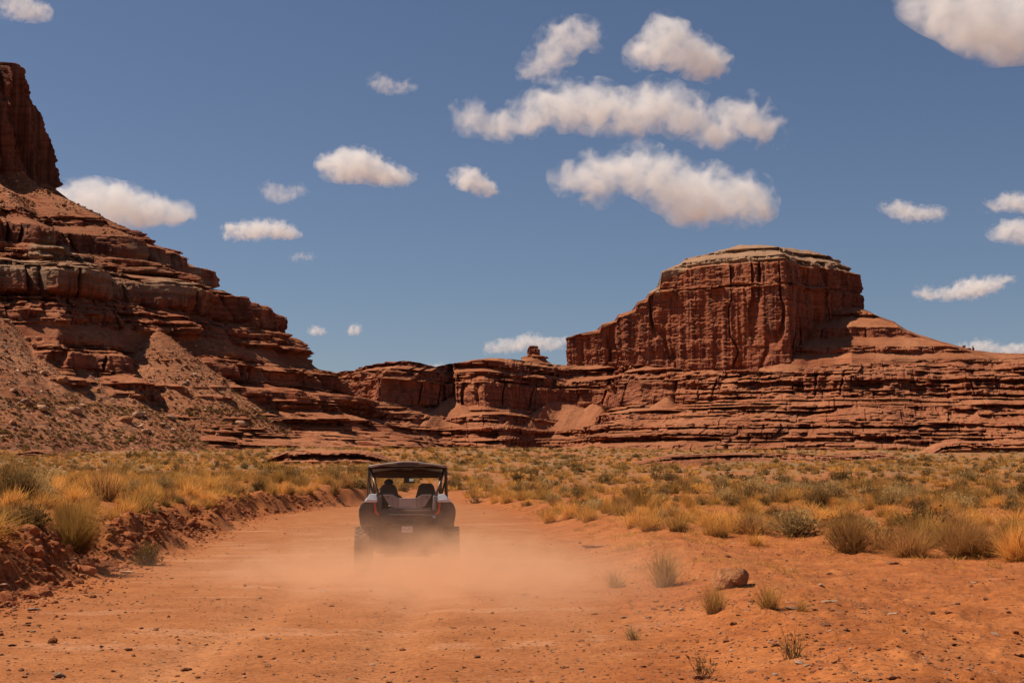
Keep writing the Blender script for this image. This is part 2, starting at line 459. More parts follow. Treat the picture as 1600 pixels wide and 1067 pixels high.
def cliff_sheet(name, label, foot, dirs, s, prof, step=0.5, seed=0, big=(7, 45), mid=(3, 13), flute=1.2, bed=1.0,
                ztop=None, even=None, talus=None, grey=None, zwob=1.5, rubble=0.0, warp=2.5, bs=1.0):
    S0, Z0, wc, wl, wsl, wf = sample_profile(prof, step)
    wc, wl = soften(wc), soften(wl)
    S0 = S0[None, :]; Z0 = Z0[None, :]; sc = s[:, None]
    top = Z0.max()
    Z = Z0 + zwob * fbm(sc / 60, 0, Z0 / 40, 3, seed + 1) * sstep(Z0.min() + 1, Z0.min() + 14, Z0)
    Zb = Z + 0.5 * vnoise(sc / 23, Z / 9, 0, seed + 2)
    steep = np.clip(wc + wl, 0, 1)[None, :]
    wl_ = wl[None, :]; wc_ = wc[None, :]
    lowfade = 1.0
    X = S0 + 0 * Z
    if even is not None:                        # where the wall breaks down into one long ledgy slope
        we, s_lo, s_hi, z_lo, z_hi = even
        we = we[:, None] * sstep(z_lo - 3, z_lo + 2, Z0) * (1 - sstep(z_hi - 3, z_hi + 4, Z0))
        X = X * (1 - .8 * we) + .8 * we * (s_lo + (Z0 - z_lo) / (z_hi - z_lo) * (s_hi - s_lo))
    else: we = 0.0
    bn = fbm(sc / big[1], 0.0, Z0 / 160, 3, seed + 3)
    X = X + big[0] * (np.abs(bn) * 1.6 - 0.45) * (1 - 0.7 * wf[None, :])
    X = X + warp * (.65 * fbm(sc / 19, 0.0, Z / 5.5, 4, seed + 20) + .5 * fbm(sc / 7, 0.0, Z / 2.6, 3, seed + 21)) * (0.15 + np.maximum(wl[None, :], we))
    X = X + mid[0] * fbm(sc / mid[1], 3.0, Z0 / 35, 3, seed + 4) * (0.35 + 0.65 * steep)
    fl = fbm(sc / 8.5, 1.0, Z / 80, 4, seed + 5)
    X = X + flute * (fl * 1.0 + .7 * np.abs(fbm(sc / 3.4, 2.0, Z / 70, 3, seed + 27))) * wc[None, :]
    ck = np.abs(vnoise(sc / 9.0 + 0.25 * vnoise(Z / 9, sc / 30, 0, seed + 25), 5.0, Z / 140, seed + 26))
    X = X + 2.4 * flute * (1 - sstep(0.0, 0.10, ck)) * wc[None, :]
    b1, r1 = blocks(sc + 0 * Z, Zb, 2.3 * bs, 7.0 * bs, seed + 6)
    b2, r2 = blocks(sc + 0 * Z, Zb + 0.4 * vnoise(sc / 6, Z / 3, 0, seed + 9), 0.95 * bs, 3.0 * bs, seed + 7)
    _, r3 = blocks(sc + 0 * Z, Zb, 4.6 * bs, 9.0 * bs, seed + 8)
    X = X + bed * (np.maximum(wl[None, :], .9 * we) * ((b1 - .5) * 1.3 + (r1 - .5) * 2.4 + (b2 - .5) * 1.0 + (r2 - .5) * 1.4 + (r3 - .5) * 2.4)
                   + wc[None, :] * ((b1 - .5) * .5 + (r1 - .5) * .35 + (b2 - .5) * .3 + (r3 - .5) * .3))
    b3, _ = blocks(sc + 3 * vnoise(Z / 7, sc / 25, 0, seed + 30), Zb, 5.6 * bs, 15.0 * bs, seed + 31)
    X = X + bed * np.maximum(wl[None, :], .9 * we) * ((b3 - .5) * 3.2 * bs + 1.5 * bs * (h01(np.floor(Zb / (.8 * bs)).astype(np.int64), np.floor(sc / 24 + Zb * 0).astype(np.int64), np.zeros(Zb.shape, np.int64), seed + 33) > .8))
    X = X + 1.3 * bs * (1 - sstep(0.0, 0.09, np.abs(vnoise(sc / (6.0 * bs), np.floor(Zb / (4.6 * bs)), 0, seed + 34)))) * np.maximum(wl[None, :], we)
    X = X + 0.35 * fbm(sc / 1.7, 2.0, Z / 1.1, 3, seed + 10) * steep
    X = X + 0.5 * fbm(sc / 5, S0 / 5, 0, 3, seed + 11) * (1 - steep)
    tal = np.broadcast_to(wsl[None, :], Z.shape) * sstep(-0.35, 0.25, fbm(sc / 14, S0 / 7, 0, 3, seed + 12))
    rub = np.zeros_like(Z)
    if talus is not None:
        for (sc0, half, ztal, ang, rb) in talus:          # fans: apex along wall, half width of the apex, apex height, slope, rubble
            q = np.maximum(0, np.abs(sc - sc0 + 1.5 * fbm(Z / 8, sc / 20, 0, 2, seed + 16)) - half)
            za = ztal + 1.2 * fbm(sc / 11, 0, 0, 3, seed + 13)
            Sap = np.interp(ztal, Z0[0], S0[0]) + 1.0
            rr = np.maximum(za - Z, 0) / math.tan(R(ang))
            inside = rr > q
            Xt = Sap - np.sqrt(np.maximum(rr * rr - q * q, 0)) + 0.3 * fbm(sc / 3.5, Z / 3.5, 0, 3, seed + 14)
            use = inside & (Xt < X)
            X = np.where(use, Xt, X)
            blend = use.astype(float)
            tal = np.maximum(tal, blend)
            rub = np.maximum(rub, blend * rb)
    P = foot[:, None, :] + dirs[:, None, :] * X[:, :, None]
    if ztop is not None:
        lim = ztop(P[:, :, 0], P[:, :, 1])
        lim = lim + 0.5 * fbm(P[:, :, 0] / 6, P[:, :, 1] / 6, 0, 3, seed + 15)
        over = Z > lim
        Z = np.where(over, lim + 0.04 * (Z - lim), Z)
    V = np.dstack([P, Z])
    if callable(grey): g = grey(V[:, :, 0], V[:, :, 1], V[:, :, 2])
    else: g = np.zeros_like(Z)
    n, m = Z.shape
    me = np_mesh(name, V.reshape(-1, 3), grid_faces(n, m), False,
                 {'talus': tal, 'grey': g, 'rubble': np.maximum(rub, rubble * tal)})
    me.materials.append(ROCK)
    # crisp ledges: shade flat where the rock is bedded
    o = tag(link(bpy.data.objects.new(name, me)), label, kind='structure')
    return o, V

# -- the mesa on the left: a promontory, its nose pointing right
def left_mesa():
    Rn = 128.0
    cx, cyy = -176.0, 452.0
    pts = [(x, cyy - Rn) for x in np.linspace(-235, cx, 20)]
    pts += [(cx + Rn * math.sin(a), cyy - Rn * math.cos(a)) for a in np.linspace(0.05, 2.3, 60)]
    foot, s = resample(pts, 0.44)
    s = s + 105.0
    ctr = np.stack([np.minimum(foot[:, 0], cx), np.full(len(foot), cyy)], 1)
    d = ctr - foot; L = np.linalg.norm(d, axis=1, keepdims=True); d = d / L
    k = 0.882
    def c(px, y): return (-36 - (px - 800) / F * 450, 1.5 + (745 - y) / F * 450)
    prof = [(-48, 3, 'slope'), (-34, 9, 'slope'), (-22, 12.5, 'ledge'), (-16, 16.5, 'ledge'), (-6, 19, 'ledge'), (-2, 24, 'ledge'), (9, 27, 'ledge'), (11, 31, 'cliff'), (19, 34, 'ledge'),
            (24.5, 39, 'slope'), (27, 44, 'ledge'), (32, 47, 'ledge'), (33.5, 54, 'cliff'), (38, 55.5, 'ledge'), (52, 58, 'slope'), (54, 62.5, 'ledge'), (58, 64, 'slope'),
            (60, 70, 'cliff'), (72, 74, 'slope'), (74, 76.5, 'ledge'), (98, 91, 'slope'), (104, 96, 'slope'), (106.4, 104, 'cliff'), (109, 113, 'cliff'), (111, 121, 'cliff'), (113.0, 124, 'cliff'), (114.5, 131, 'cliff'), (117, 134.5, 'cliff'), (124, 136, 'flat')]
    prof = [(a * 0.93 - 3.0 * (z > 20) * (z < 60) if a < 90 else a + 0.5, z, kk) for a, z, kk in prof]
    def grey(x, y, z):
        n = fbm(x / 30, y / 30, z / 12, 3, 77)
        return sstep(52, 57, z + 3 * n) * (1 - sstep(68, 73, z + 3 * n)) * sstep(-0.1, 0.4, n) * .75
    s_front = lambda X: (X + 340)
    talus = [(s_front(-166), 28, 59, 28, 1.0), (s_front(-98), .5, 37, 35, .3), (s_front(-66), .5, 40, 35, .2), (s_front(-128), .5, 43, 36, .3)]
    return cliff_sheet('mesa', 'tall stepped red mesa whose dark tower stands above a rubble slope', foot, d, s, prof,
                       0.44, 100, big=(6, 34), mid=(4.2, 13), flute=1.6, bed=1.3, talus=talus, grey=grey, zwob=2.2, rubble=0.6, warp=2.4)
_, MESA_V = left_mesa()

# -- the long ledgy canyon wall and bench across the middle and the right
def canyon_wall():
    spec = [(330, 700), (440, 640), (520, 585), (600, 585), (660, 598), (690, 610), (715, 610), (735, 600), (790, 600), (815, 625), (860, 650), (915, 645),
            (932, 606), (960, 592), (1040, 585), (1120, 575), (1250, 572), (1400, 568), (1600, 560), (1800, 550), (2050, 540)]
    foot, s = resample([px_pt(a, b) for a, b in spec], 0.5, 3)
    # inward direction: smooth, away from the viewer and square to the general run of the wall
    base, _ = resample([px_pt(a, b) for a, b in [(330, 690), (600, 605), (900, 615), (1250, 575), (2050, 540)]], 1.0, 4)
    tb = np.gradient(base, axis=0); nb = np.stack([-tb[:, 1], tb[:, 0]], 1); nb /= np.linalg.norm(nb, axis=1, keepdims=True)
    idx = np.linspace(0, len(base) - 1, len(foot)).astype(int)
    d = nb[idx]
    prof = [(-62, 3, 'slope'), (-48, 9.5, 'slope'), (-42, 12.5, 'ledge'), (-30, 14, 'slope'), (-26, 17, 'ledge'), (-14, 19, 'ledge'), (-10, 22.5, 'ledge'), (2, 25, 'ledge'), (6, 29, 'ledge'), (16, 31, 'slope'), (24, 33.5, 'ledge'),
            (30.2, 44, 'cliff'), (35, 45, 'ledge'), (37, 49, 'ledge'), (45, 51, 'slope'), (47, 55, 'ledge'), (58, 57.5, 'slope'), (75, 58.5, 'flat'), (260, 62, 'flat')]
    def ztop(x, y):
        px = 800 + x / y * F
        zz = np.interp(px, [300, 500, 560, 640, 662, 680, 700, 760, 815, 890, 960, 1030, 1120, 1230, 1300, 1450, 1700], [52, 52.5, 53, 52.5, 51.5, 50.5, 53.5, 56, 59, 60, 55, 50, 47.5, 46.5, 49.5, 51.5, 52])
        return zz + 0.6 * fbm(x / 25, y / 25, 0, 3, 66)
    def sx(px): return s[np.argmin(np.abs(800 + foot[:, 0] / foot[:, 1] * F - px))]
    talus = [(sx(703), 1, 37, 25, .12), (sx(852), 2, 38, 25, .15), (sx(905), 2, 35, 26, .12), (sx(1022), .5, 35, 30, .2), (sx(556), .5, 35, 30, .2), (sx(795), .5, 26, 28, .2)]
    even = (sstep(1000, 1120, 800 + foot[:, 0] / foot[:, 1] * F), -46.0, 44.0, 10.0, 51.0)
    return cliff_sheet('canyon_wall', 'long ledgy red canyon wall under the buttes, behind the brush plain', foot, d, s, prof,
                       0.5, 200, big=(5.5, 48), mid=(4.0, 16), flute=1.3, bed=1.5, ztop=ztop, talus=talus, zwob=2.0, rubble=0.25, warp=3.0, even=even)
_, WALL_V = canyon_wall()

# -- the flat-topped butte on the right, with the lower fin on its left
def ring_sheet(name, label, poly, center_of, prof, step, seed, smooth=2, **kw):
    foot, s = resample(poly, step, smooth)
    ctr = center_of(foot)
    d = ctr - foot; d /= np.linalg.norm(d, axis=1, keepdims=True)
    return cliff_sheet(name, label, foot, d, s, prof, step, seed, **kw)

def butte():
    poly = [(95, 820), (34, 775), (27, 742), (29, 738), (60, 719), (100, 696), (124, 681), (132, 676), (133.5, 677), (137, 684), (158, 706), (179, 724), (186, 740), (180, 780), (140, 820)]
    def ctr(f): return np.stack([np.clip(f[:, 0], 48, 150) * 0.6 + 46, np.full(len(f), 765.0)], 1)
    prof = [(-16, 35, 'slope'), (-3, 45, 'slope'), (0, 50, 'ledge'), (1.2, 78, 'cliff'), (2.2, 94, 'cliff'), (3.2, 96, 'ledge'), (3.8, 106, 'cliff'),
            (6.5, 107.5, 'slope'), (7.5, 110, 'ledge'), (14, 113, 'slope'), (15, 115, 'ledge'), (30, 121, 'slope'), (60, 123, 'flat')]
    pxs = [870, 893, 938, 941, 964, 967, 994, 997, 1013, 1016, 1033, 1036, 1068, 1073, 1110, 1160, 1200, 1250, 1320, 1342, 1380]
    pys = [530, 528, 521, 512, 506, 496, 488, 476, 470, 460, 450, 425, 411, 404, 396, 382, 382, 388, 396, 403, 408]
    xs = [(q - 800) / F * 712 for q in pxs]; zs = [1.5 + (745 - q) / F * 712 for q in pys]
    def ztop(x, y): return np.interp(x * 712.0 / y, xs, zs) * y / 712.0
    def grey(x, y, z):
        lim = np.interp(x, xs, zs)
        return 0.85 * np.maximum(sstep(-5, -3, z - lim + 1.5 * fbm(x / 20, y / 20, 0, 2, 9)), sstep(105.5, 107.5, z)) * (x > 72)
    return ring_sheet('butte', 'flat topped red butte with sheer streaked walls and a lower fin', poly, ctr, prof, 0.42, 300,
                      big=(2.6, 30), mid=(1.5, 11), flute=1.2, bed=1.25, ztop=ztop, grey=grey, zwob=1.2)
butte()

def shoulder():
    poly = [(140, 800), (118, 772), (110, 745), (112, 706), (126, 680), (158, 666), (200, 664), (260, 664), (340, 668), (440, 665), (520, 665)]
    def ctr(f): return np.stack([np.maximum(f[:, 0] * 0.9 + 20, 178.0), np.full(len(f), 750.0)], 1)
    prof = [(-8, 50, 'slope'), (0, 57, 'slope'), (8, 60, 'slope'), (9, 63, 'ledge'), (24, 68.5, 'slope'), (25.5, 73.5, 'cliff'), (42, 80, 'slope'), (43, 82.5, 'ledge'), (56, 90, 'slope'), (60, 92, 'ledge'), (90, 93, 'flat')]
    pxs = [1200, 1300, 1355, 1375, 1400, 1420, 1470, 1500, 1525, 1560, 1600, 1900, 2600]
    pys = [470, 472, 485, 495, 505, 519, 536, 545, 552, 556, 557, 560, 562]
    def ztop(x, y): return 1.5 + (745 - np.interp(800 + x / y * F, pxs, pys)) / F * y
    return ring_sheet('butte_shoulder', 'sloping red shoulder with thin ledges beside the butte', poly, ctr, prof, 0.5, 400,
                      big=(3, 30), mid=(2.0, 12), flute=0.8, bed=0.9, ztop=ztop, zwob=1.0, rubble=0.3)
shoulder()

def pinnacle(name, label, px, ybase, ytop, D, wpx, seed):
    zb = 1.5 + (745 - ybase) / F * D; zt = 1.5 + (745 - ytop) / F * D
    c = px_pt(px, D); r = wpx / F * D / 2
    poly = [(c[0] + r * 1.5 * math.cos(a), c[1] + r * 1.5 * math.sin(a)) for a in np.linspace(0, 2 * math.pi, 40)]
    def ctr(f): return np.tile(c, (len(f), 1))
    h = zt - zb
    prof = [(-r, zb - 3, 'slope'), (0, zb, 'slope'), (r * .35, zb + h * .22, 'ledge'), (r * .7, zb + .3 * h, 'slope'), (r * .8, zb + h * .75, 'cliff'), (r * .9, zb + h * .8, 'ledge'), (r * .95, zt, 'cliff'), (r * 1.45, zt + .2, 'slope')]
    return ring_sheet(name, label, poly, ctr, prof, 0.3, seed, 1, big=(.4, 9), mid=(.4, 4), flute=.4, bed=.35, zwob=.1)
pinnacle('rock_pinnacle', 'small lone rock pinnacle on the rim of the canyon wall', 834, 561, 541, 690, 24, 500)
for k, (a, b, w) in enumerate([(1497, 542, 9), (1508, 540, 6), (1517, 544, 7), (1523, 541, 5)]):
    pinnacle('rock_pinnacle', 'one of the small rock knobs in a row on the ridge beyond the butte shoulder', a, 556, b, 742, w, 520 + 20 * k)

# -- low rock ledges that break out of the plain in front of the cliffs
def low_ledge(label, spec, h, seed):
    foot, s = resample([px_pt(a_, d_) for a_, d_ in spec], 0.22, 2)
    foot = foot + np.stack([0 * s, 1.6 * fbm(s / 11, 0, 0, 3, seed)], 1)
    d = np.tile(np.array([0.0, 1.0]), (len(foot), 1))
    prof = [(-2.5, -1.0, 'slope'), (0, .15 * h, 'slope'), (.5, .45 * h, 'ledge'), (1.8, .55 * h, 'ledge'), (2.2, .85 * h, 'ledge'), (4.5, h, 'ledge'), (9, h * .98, 'slope'), (16, -.6, 'slope')]
    o, V = cliff_sheet('rock_ledge', label, foot, d, s, prof, 0.22, seed, big=(1.0, 13), mid=(.9, 5), flute=.2, bed=.9, zwob=.25, warp=1.0, bs=.3)
    me = o.data
    co = V.reshape(-1, 3).copy()
    end = sstep(0, 12, s) * sstep(0, 12, s[-1] - s)
    k = np.repeat(end, V.shape[1])
    base = ground_z(co[:, 0], co[:, 1], False)
    co[:, 2] = base - .5 + (co[:, 2] + .5) * k
    me.vertices.foreach_set('co', co.astype(np.float32).ravel()); me.update()
low_ledge('broken low red rock ledge on the plain behind the vehicle', [(375, 212), (450, 206), (520, 200), (600, 204), (640, 210)], 2.0, 700)
low_ledge('long thin rock ledge with a dark undercut below the canyon wall', [(950, 205), (1080, 212), (1200, 222), (1330, 238), (1440, 255)], 1.25, 720)
low_ledge('low dark rock ledge at the foot of the ledgy slope beyond the right hand brush', [(1430, 300), (1520, 305), (1600, 300), (1700, 296)], 2.4, 740)
low_ledge('short red ledge at the foot of the rubble slope', [(-40, 225), (30, 232), (90, 238), (130, 242)], 1.3, 760)
# ------------------------------------------------------------------ plants
def plant_material(name, c_low, c_high, c_alt):
    t = NT(name)
    info = t.new('ShaderNodeObjectInfo')
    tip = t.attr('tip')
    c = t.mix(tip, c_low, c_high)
    c = t.mix(t.rng(t.attr('vary'), 0.55, 1.0), c, c_alt)
    b = t.math('ADD', t.math('MULTIPLY', info.outputs['Random'], 0.6), 0.78)
    c = t.mix(1.0, c, b, 'MULTIPLY')
    df = t.new('ShaderNodeBsdfDiffuse'); tr = t.new('ShaderNodeBsdfTranslucent')
    t.l.new(c, df.inputs[0]); t.l.new(c, tr.inputs[0])
    mx = t.new('ShaderNodeMixShader'); mx.inputs[0].default_value = 0.4
    t.l.new(df.outputs[0], mx.inputs[1]); t.l.new(tr.outputs[0], mx.inputs[2])
    t.l.new(mx.outputs[0], t.out.inputs[0])
    return t.m
PM = {
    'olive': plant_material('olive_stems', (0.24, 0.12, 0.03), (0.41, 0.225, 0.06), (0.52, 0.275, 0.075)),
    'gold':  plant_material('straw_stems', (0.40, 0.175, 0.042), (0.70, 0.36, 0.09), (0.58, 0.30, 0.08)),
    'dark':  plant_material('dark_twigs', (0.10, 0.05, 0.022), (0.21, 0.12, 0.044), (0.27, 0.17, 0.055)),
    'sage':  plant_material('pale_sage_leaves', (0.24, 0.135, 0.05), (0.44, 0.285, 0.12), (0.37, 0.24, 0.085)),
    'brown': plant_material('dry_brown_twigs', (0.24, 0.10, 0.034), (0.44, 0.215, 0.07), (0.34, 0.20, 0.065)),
}
WOOD = simple_mat('dry_wood', (0.13, 0.075, 0.045), 0.9, var=0.3, scale=20)

def blades_mesh(name, mat, n, rad, hgt, width, tilt, seed, droop=0.25, leafy=0, base=0.12, segs=2):
    """many thin stems (and small leaves) spread through the plant's volume"""
    g = np.random.default_rng(seed)
    az = g.uniform(0, 2 * np.pi, n)
    tl = np.abs(g.normal(0, 1, n)) * tilt * 0.55 + g.uniform(0, tilt, n) * 0.45
    tl = np.minimum(tl, 1.45)
    L = hgt * g.uniform(0.55, 1.08, n) * (1 - 0.12 * tl)
    b0 = np.sqrt(g.uniform(0, 1, n)) * rad * base
    ba = g.uniform(0, 2 * np.pi, n)
    P0 = np.stack([b0 * np.cos(ba), b0 * np.sin(ba), np.full(n, -0.02)], 1)
    kx = rad / max(1e-3, hgt * math.sin(min(1.3, tilt)))
    dirh = np.stack([np.cos(az), np.sin(az)], 1)
    lob = 1 + 0.28 * np.sin(az * 3 + g.uniform(0, 6)) * g.uniform(.3, 1) + 0.15 * np.sin(az * 5 + g.uniform(0, 6))
    V, Fq, tip, vary = [], [], [], []
    side = np.stack([-np.sin(az + g.normal(0, .8, n)), np.cos(az + g.normal(0, .8, n)), g.normal(0, .15, n)], 1)
    side /= np.linalg.norm(side, axis=1, keepdims=True)
    vr = g.uniform(0, 1, n)
    pts = []
    for k in range(segs + 1):
        t = k / segs
        hor = np.sin(tl) * L * kx * lob * (t + droop * t * t) / (1 + droop)
        ver = np.cos(tl) * L * t - droop * 0.35 * L * np.sin(tl) * t * t
        p = P0 + np.concatenate([dirh * hor[:, None], np.maximum(ver, 0.01)[:, None]], 1)
        p = p + g.normal(0, 0.02 * hgt, (n, 3)) * t
        w = width * (1 - 0.72 * t) * g.uniform(.7, 1.3, n)
        pts.append((p - side * w[:, None] / 2, p + side * w[:, None] / 2, t))
    allv = np.stack([q for a, b, _ in pts for q in (a, b)], 1)          # n, 2(segs+1), 3
    m = allv.shape[1]
    V = allv.reshape(-1, 3)
    o = (np.arange(n) * m)[:, None]
    F_ = np.concatenate([np.stack([o[:, 0] + 2 * k, o[:, 0] + 2 * k + 1, o[:, 0] + 2 * k + 3, o[:, 0] + 2 * k + 2], 1) for k in range(segs)])
    tip = np.tile(np.repeat(np.linspace(0, 1, segs + 1), 2), n)
    vary = np.repeat(vr, m)
    if leafy:
        q = g.integers(0, n, leafy); t = g.uniform(0.35, 1.0, leafy)
        c0 = np.stack([(a + b) / 2 for a, b, _ in pts], 1)
        ti = np.minimum((t * segs).astype(int), segs - 1); fr = t * segs - ti
        c = c0[q, ti] * (1 - fr[:, None]) + c0[q, ti + 1] * fr[:, None] + g.normal(0, 0.05 * rad, (leafy, 3))
        c[:, 2] = np.maximum(c[:, 2], 0.01)
        d1 = g.normal(0, 1, (leafy, 3)); d1 /= np.linalg.norm(d1, axis=1, keepdims=True)
        d2 = np.cross(d1, g.normal(0, 1, (leafy, 3))); d2 /= np.linalg.norm(d2, axis=1, keepdims=True)
        sz = width * g.uniform(1.2, 3.0, leafy)[:, None]
        lv = np.stack([c - d1 * sz * 1.6, c + d2 * sz * .6, c + d1 * sz * 1.6, c - d2 * sz * .6], 1).reshape(-1, 3)
        lo = (len(V) + 4 * np.arange(leafy))[:, None]
        V = np.vstack([V, lv]); F_ = np.vstack([F_, np.concatenate([lo, lo + 1, lo + 2, lo + 3], 1)])
        tip = np.r_[tip, np.repeat(np.clip(c[:, 2] / hgt, 0, 1), 4)]
        vary = np.r_[vary, np.repeat(g.uniform(0, 1, leafy), 4)]
    me = np_mesh(name, V, F_, False, {'tip': tip, 'vary': vary})
    me.materials.append(PM[mat])
    return me

def twig_mesh(name, rad, hgt, n, seed, th=0.012):
    """a few woody, crooked stems"""
    g = random.Random(seed)
    bm = bmesh.new()
    for _ in range(n):
        a = g.uniform(0, 6.28); tl = g.uniform(0.15, 1.0)
        p = Vector((g.uniform(-.05, .05), g.uniform(-.05, .05), -0.04)); d = Vector((math.cos(a) * math.sin(tl), math.sin(a) * math.sin(tl), math.cos(tl)))
        r = th * g.uniform(.6, 1.2)
        prev = None
        for k in range(4):
            x = d.orthogonal().normalized(); y = d.cross(x).normalized()
            ring = [bm.verts.new(p + (x * math.cos(q) + y * math.sin(q)) * r * (1 - k * .24)) for q in (0, 2.09, 4.19)]
            if prev:
                for q in range(3): bm.faces.new((prev[q], prev[(q + 1) % 3], ring[(q + 1) % 3], ring[q]))
            prev = ring
            d = (d + Vector((g.uniform(-.5, .5), g.uniform(-.5, .5), g.uniform(-.1, .35)))).normalized()
            p = p + Vector((d.x * rad, d.y * rad, d.z * hgt)) * 0.28
    me = bpy.data.meshes.new(name); bm.to_mesh(me); bm.free()
    me.materials.append(WOOD)
    return me

# kinds of plant: foliage and woody stems, near (fine) and far (coarse) versions
KINDS = {
    'olive': dict(mat='olive', tilt=0.95, droop=0.15, leafy=0),
    'gold':  dict(mat='gold',  tilt=1.05, droop=0.45, leafy=0),
    'dark':  dict(mat='dark',  tilt=1.25, droop=0.05, leafy=1),
    'sage':  dict(mat='sage',  tilt=1.15, droop=0.08, leafy=1),
    'brown': dict(mat='brown', tilt=1.20, droop=0.20, leafy=0),
}
NEAR, FARM, TWIG = {}, {}, {}
for ki, (kn, kd) in enumerate(KINDS.items()):
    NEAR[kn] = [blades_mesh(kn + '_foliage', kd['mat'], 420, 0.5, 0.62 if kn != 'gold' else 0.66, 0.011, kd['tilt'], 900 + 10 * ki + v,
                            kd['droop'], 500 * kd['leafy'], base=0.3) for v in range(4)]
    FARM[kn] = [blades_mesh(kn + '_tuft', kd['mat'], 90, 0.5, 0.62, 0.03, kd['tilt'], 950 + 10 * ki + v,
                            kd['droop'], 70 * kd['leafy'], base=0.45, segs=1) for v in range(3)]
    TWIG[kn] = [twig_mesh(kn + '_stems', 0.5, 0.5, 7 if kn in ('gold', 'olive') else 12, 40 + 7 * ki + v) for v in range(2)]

def gz(x, y): return float(ground_z(np.array([x]), np.array([y]))[0])

NAMES = {'olive': 'rabbitbrush_shrub', 'gold': 'dry_grass_clump', 'dark': 'dark_twiggy_shrub', 'sage': 'pale_sage_shrub', 'brown': 'dry_brown_shrub'}
LOOK = {'olive': 'olive green shrub of fine upright stems', 'gold': 'golden dry grass clump with arching blades', 'dark': 'dark brown twiggy round shrub',
        'sage': 'pale grey green sage shrub', 'brown': 'dry rusty brown brush clump'}
CATS = {'olive': 'shrub', 'gold': 'grass clump', 'dark': 'shrub', 'sage': 'shrub', 'brown': 'shrub'}
def plant(kind, x, y, wid, hgt, rz, label, group=None, fol=None, tw=None, vi=0, name=None, z=None):
    root = empty(name or NAMES[kind], (x, y, (gz(x, y) if z is None else z) - 0.015), rz)
    root.scale = (wid, wid, hgt / 0.62)
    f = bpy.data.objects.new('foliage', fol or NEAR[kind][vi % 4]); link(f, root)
    s_ = bpy.data.objects.new('woody_stems', tw or TWIG[kind][vi % 2]); link(s_, root)
    return tag(root, label, CATS[kind], group)

# plants that one can point at
def hero(kind, px, d, wid, hgt, label, n, width=0.007, seed=1, leafy=0, rz=0.0, tilt=None, twigs=10, name=None, x=None, base=0.3):
    x = (px - 800) / F * d if x is None else x
    fol = blades_mesh('hero_foliage', KINDS[kind]['mat'], n, 0.5, 0.62, width / max(wid, .3), tilt or KINDS[kind]['tilt'], seed, KINDS[kind]['droop'], leafy, base=base, segs=3)
    tw = twig_mesh('hero_stems', 0.5, 0.55, twigs, seed + 3, 0.014)
    return plant(kind, x, d, wid, hgt, rz, label, None, fol, tw, name=name)
hero('olive', 121, 22.0, 1.3, 0.88, 'big rounded green gold shrub hanging over the cut bank left of the road', 2600, 0.006, 11, tilt=0.9)
hero('dark', 52, 21.6, 0.8, 0.55, 'spiky dark green shrub on the bank beside the big rounded shrub', 700, 0.010, 12, 700)
hero('dark', 30, 31.0, 1.7, 1.0, 'wide dark brown shrub standing above the golden grass behind the cut bank', 1300, 0.010, 13, 900)
hero('dark', 235, 24.5, 0.75, 0.48, 'low rust dark shrub clinging to the broken edge of the bank', 700, 0.009, 14, 500)
hero('brown', 1325, 27.3, 1.35, 0.95, 'upright brown bush on a short forked trunk at the edge of the open dirt', 1500, 0.008, 15, 500, twigs=22)
hero('brown', 1415, 26.0, 1.5, 0.72, 'tangled straw brown brush beside the forked trunk bush', 1500, 0.008, 16, 200)
hero('brown', 1500, 25.6, 1.7, 0.85, 'largest tangle of rusty brush along the open dirt edge', 1900, 0.008, 17, 300)
hero('gold', 1585, 24.6, 1.5, 0.8, 'bleached straw brush sprawling onto the open dirt at the end of the tangle', 1400, 0.008, 18)
hero('sage', 1036, 18.6, 0.72, 0.56, 'wispy pale grass clump on the road shoulder behind the boulder', 420, 0.007, 19, tilt=0.75)
hero('sage', 958, 19.3, 0.55, 0.3, 'faint low grass clump half hidden by dust on the road shoulder', 260, 0.006, 20)
hero('olive', 1112, 14.25, 0.46, 0.33, 'small fan shaped green tuft in front of the boulder', 420, 0.0045, 21, tilt=0.75)
hero('olive', 1196, 13.9, 0.50, 0.31, 'leaning green tuft right of the fan shaped tuft', 330, 0.0045, 22, tilt=0.85)
hero('olive', 1248, 13.7, 0.28, 0.18, 'tiny green tuft by a pale flat stone', 120, 0.0045, 23)
hero('dark', 1092, 10.7, 0.34, 0.26, 'sparse dark weed with a few upright stalks near the road shoulder', 36, 0.006, 24, 40, tilt=0.6, twigs=3)
hero('dark', 1232, 10.9, 0.42, 0.30, 'sparse dark stalky weed growing alone in the open dirt', 50, 0.006, 25, 50, tilt=0.7, twigs=4)
hero('sage', 985, 13.2, 0.4, 0.2, 'thin pale weed on the gravelly road shoulder', 90, 0.006, 26)
hero('sage', 1170, 31.5, 1.3, 0.5, 'low spreading grey green shrub mat at the front of the right hand brush', 900, 0.010, 27, 300)

_g = random.Random(3)
for k in range(20):
    kd_ = _g.choice(['brown', 'gold', 'brown', 'gold', 'olive'])
    x_ = _g.uniform(6.6, 11.0); y_ = open_front(x_) + _g.uniform(-.6, 2.2)
    plant(kd_, x_, float(y_), _g.uniform(.8, 1.5), _g.uniform(.4, .75), _g.uniform(0, 6), LOOK[kd_] + ' in the tangle beside the open dirt', kd_ + ' plants in the tangle', vi=k)

